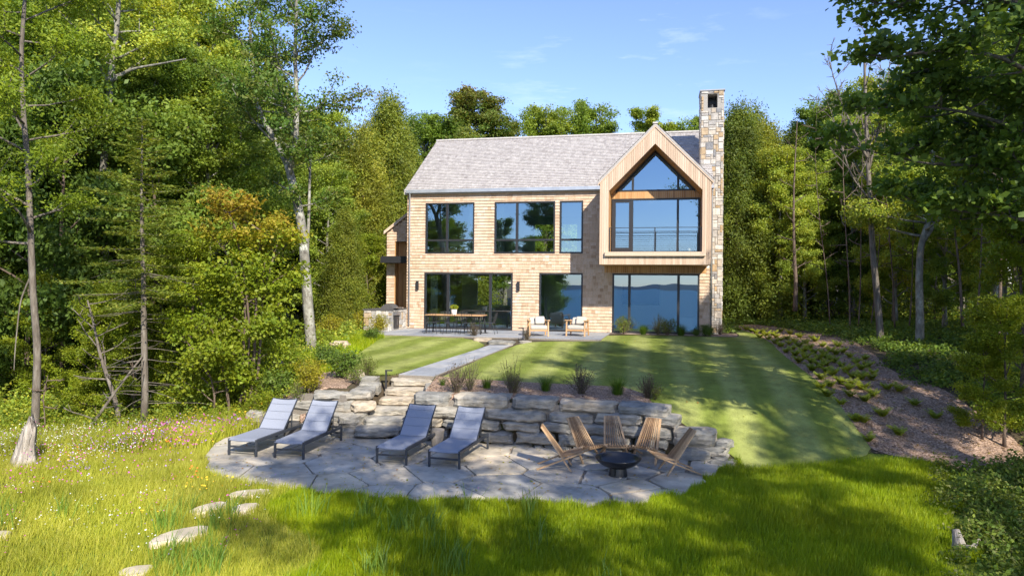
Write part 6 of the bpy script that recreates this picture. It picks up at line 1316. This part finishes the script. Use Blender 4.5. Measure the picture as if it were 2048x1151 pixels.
cover('undergrowth', 87, [(14, 46, 34, 52, 420, 1.3, 2.8, 90, .15), (17, 34, 24, 36, 200, .9, 1.5, 90, .13)], [M_lfgreen])
cover('undergrowth', 88, [(-16, -9.0, 15.9, 18.4, 230, .36, .55, 80, .075)], [M_lfyel], cond=lambda x, y: (y > 15.9 + .30 * (x + 16)) & ((x + 10.6) ** 2 + (y - 15.7) ** 2 > 1.2))
cover('undergrowth', 83, [(-17, -7, 17.6, 22, 360, .4, .75, 90, .075)], [M_lfyel])
# stray branches and the little stump at the lower right
g = Geo(); x, y = pg(1915, 1105); g.tube([(0, 0, -.1), (.03, .02, .15), (.0, .05, .34)], [.12, .09, .05], 9); g.tube([(0, 0, .08), (.2, -.05, .1), (.32, -.02, .22)], [.06, .045, .02], 7); g.tube([(0, 0, .02), (-.2, -.1, .05)], [.07, .02], 7); o = g.build('tree_stump', M_dead, smooth=True); o.location = (x, y, H(x, y)); tag(o, 'small grey broken stump among the weeds at the lower right', 'stump')
# ------------------------------------------------------------------ grass
def field(name, n, box, hmin, hmax, w, m, rg, keep=None, tfun=None, lean=.35, hfun=None, clumpy=0.0):
    xa, xb, ya, yb = box; x = rg.uniform(xa, xb, n); y = ya + (yb - ya) * rg.uniform(0, 1, n) ** 1.15
    if clumpy:
        k = max(1, n // 40); cx, cy = x[:k], y[:k]; i = rg.integers(0, k, n); x = cx[i] + rg.normal(size=n) * clumpy; y = cy[i] + rg.normal(size=n) * clumpy
    ok = np.ones(n, bool)
    if keep is not None: ok &= keep(x, y)
    vis = np.abs(x) < (y * .78 + .6); ok &= vis; x, y = x[ok], y[ok]; n = len(x); z = hz(x, y) - .01
    h = rg.uniform(hmin, hmax, n) 
    if hfun is not None: h = h * hfun(x, y)
    a = rg.uniform(0, 2 * math.pi, n); wind = .35; lx = np.cos(a) * lean * h * rg.uniform(.2, 1.1, n) + wind * .25 * h; ly = np.sin(a) * lean * h * rg.uniform(.2, 1.1, n); b = rg.uniform(0, math.pi, n); sx, sy = np.cos(b) * w * .5, np.sin(b) * w * .5 * .6
    s = rg.uniform(.7, 1.3, n); sx *= s; sy *= s
    q = np.empty((n, 2, 4, 3)); 
    P0 = np.stack([x, y, z], 1); P1 = np.stack([x + lx * .35, y + ly * .35, z + h * .6], 1); P2 = np.stack([x + lx, y + ly, z + h], 1); S_ = np.stack([sx, sy, 0 * sx], 1)
    q[:, 0, 0] = P0 - S_; q[:, 0, 1] = P0 + S_; q[:, 0, 2] = P1 + S_ * .8; q[:, 0, 3] = P1 - S_ * .8; q[:, 1, 0] = P1 - S_ * .8; q[:, 1, 1] = P1 + S_ * .8; q[:, 1, 2] = P2 + S_ * .12; q[:, 1, 3] = P2 - S_ * .12
    t = np.clip(rg.normal(.5, .2, n) + (tfun(x, y) if tfun is not None else 0), 0, 1)
    return tag(mesh_obj(name, quads_mesh(name, q.reshape(-1, 3), np.repeat(t, 2), [m])), kind='stuff')
P_terr_s = P_terr
def offpave(x, y):
    ok = ~inpoly(P_terr_s, x, y)
    for P in STEP_POLY: ok &= ~inpoly(P, x, y)
    return ok
rg = np.random.default_rng(17)
def fallen(name, n, P, m, dz, size):
    xs = [p[0] for p in P]; ys = [p[1] for p in P]; x = rg.uniform(min(xs), max(xs), n); y = rg.uniform(min(ys), max(ys), n); ok = inpoly(P, x, y); x, y = x[ok], y[ok]
    z = (np.maximum(hz(x, y), LOW + .03 if dz > .03 else -9)) + dz; V, t = leafquads(np.stack([x, y, z], 1), size * rg.uniform(.5, 1.4, len(x)), rg, None, 2.2, .7, rnd=.35); tag(mesh_obj(name, quads_mesh(name, V, rg.uniform(0, 1, len(x)), [m])), kind='stuff')
fallen('fallen_leaves', 900, P_terr, M_lfor, .035, .05); fallen('fallen_leaves', 1400, P_mulch, M_lfor, .03, .06); fallen('fallen_leaves', 700, P_lawnR, M_lfor, .05, .05); fallen('bark_chips', 9000, P_mulch, M_slat, .028, .07); fallen('bark_chips', 2600, P_bed, M_slat, .04, .06)
lump = lambda x, y, f=1.0: np.sin(x * 2.1 * f + 1.3 * np.sin(y * 1.7 * f)) * np.sin(y * 2.7 * f + np.cos(x * 1.9 * f))
right_of = lambda x, y: x > -3.2 + .5 * np.sin(y * 2.0) + (y - 10) * -.25
field('tall_grass', 430000, (-5, 11, 8.2, 15.4), .09, .20, .0085, M_tall, rg, lambda x, y: offpave(x, y) & right_of(x, y) & (x < 6.5 + .56 * (y - 10) + .35 * lump(x, y, 1.5)) & (y < 14.95 + .12 * lump(x, y, 2)) & ~inpoly(P_lawnR, x, y), lambda x, y: .12 * lump(x, y) + .08 * lump(x, y, .37), .35, lambda x, y: 1 + .28 * lump(x, y, .8))
field('meadow_grass', 300000, (-16, -1.5, 8.2, 17.6), .07, .22, .008, M_mead, rg, lambda x, y: offpave(x, y) & ~right_of(x, y) & (y < 17.0 + .6 * lump(x, y, .9)), lambda x, y: .14 * lump(x, y, .7), .5, lambda x, y: 1 + .3 * lump(x, y, .9))
field('tall_weeds', 26000, (-16, -6.6, 15.6, 19.0), .22, .52, .013, M_mead, rg, lambda x, y: offpave(x, y), lambda x, y: -.15 + .2 * lump(x, y), .5, clumpy=.2)
field('broad_grass', 5200, (-8.5, 1.5, 8.3, 11.6), .28, .55, .017, M_reed, rg, lambda x, y: offpave(x, y) & (lump(x, y, .9) > .12), None, .55, clumpy=.13)
field('slope_grass', 60000, (-9.5, -4.6, 17.5, 30), .10, .26, .018, M_tall, rg, lambda x, y: ~inpoly(P_lawnL, x, y) & inpoly(P_left_slope, x, y), lambda x, y: .15 * lump(x, y), .5)
field('edge_grass', 26000, (-5.2, 5.2, 12.0, 14.5), .05, .14, .010, M_tall, rg, lambda x, y: offpave(x, y), lambda x, y: -.1 + 0 * x, .5)
field('lawn_blades', 250000, (-6, 11, 14.4, 28), .022, .048, .012, M_short, rg, lambda x, y: (inpoly(P_lawnR, x, y) | inpoly(P_lawnL, x, y)) & ~inpoly([tuple(p) for p in pathq], x, y) & ~inpoly(P_terr, x, y), lambda x, y: .22 * np.sin((x * math.cos(R(12)) - y * math.sin(R(12))) * 4.8 - .8) + .10 * lump(x, y, .6), .8)
# flowers: small heads on thin stems scattered through the meadow
def flowers(n, box, keep, rg, size, dens=None, tset=(0, 1), hgt=(.12, .3)):
    xa, xb, ya, yb = box; k = n // 9; cx, cy = rg.uniform(xa, xb, k), rg.uniform(ya, yb, k); i = rg.integers(0, k, n); x = cx[i] + rg.normal(size=n) * .16; y = cy[i] + rg.normal(size=n) * .16
    hue = rg.uniform(tset[0], tset[1], k)[i]; ok = keep(x, y); x, y, hue = x[ok], y[ok], hue[ok]; z = hz(x, y) + rg.uniform(hgt[0], hgt[1], len(x)); C = np.stack([x, y, z], 1)
    Vs = []; 
    for a in (0, 1.05): 
        V, _ = leafquads(C + rg.normal(size=C.shape) * .002, size * rg.uniform(.6, 1.3, len(x)), rg, None, 1.0, .95, rnd=.4); Vs.append(V)
    return np.concatenate(Vs), np.concatenate([hue, hue])
Vf = []; Tf = []
meadow_ok = lambda x, y: offpave(x, y) & (y < 17.6) & (y > 8) & (x < -3.4 + (y - 10) * -.25)
for (n, box, ts, s) in [(1700, (-15, -8.0, 14.2, 17.6), (0, .33), .024), (900, (-12, -6.6, 12.5, 17.4), (.35, .82), .028), (620, (-8.8, -6.6, 15.5, 18.2), (.35, .95), .042), (420, (-9, -4, 10, 14), (.2, .7), .022), (160, (-12, -5, 11, 17), (.85, 1.0), .038)]:
    V, t = flowers(n, box, meadow_ok if s != .042 else (lambda x, y: offpave(x, y)), rg, s * 1.15, tset=ts, hgt=(.2, .52) if s in (.024, .042, .028) else (.14, .32)); Vf.append(V); Tf.append(t)
V, t = flowers(420, (-4.5, 2.0, 12.5, 13.9), lambda x, y: offpave(x, y), rg, .026, tset=(.35, .7), hgt=(.15, .34)); Vf.append(V); Tf.append(t)
tag(mesh_obj('meadow_flowers', quads_mesh('meadow_flowers', np.concatenate(Vf), np.concatenate(Tf), [M_petal])), kind='stuff')

# identical tree labels are told apart by their order in the picture
import collections
_by = collections.defaultdict(list)
for o in scene.objects:
    if o.parent is None and o.get('label') and o.get('category') == 'tree': _by[o['label']].append(o)
for lab, L_ in _by.items():
    if len(L_) > 1 and not lab.startswith('distant'):
        L_.sort(key=lambda o: o.location[0] / o.location[1])
        nm = {2: ['left one', 'right one'], 3: ['left one', 'middle one', 'right one']}.get(len(L_), ['number %d from left' % (i + 1) for i in range(len(L_))])
        for o, w in zip(L_, nm): o['label'] = lab + ', ' + w
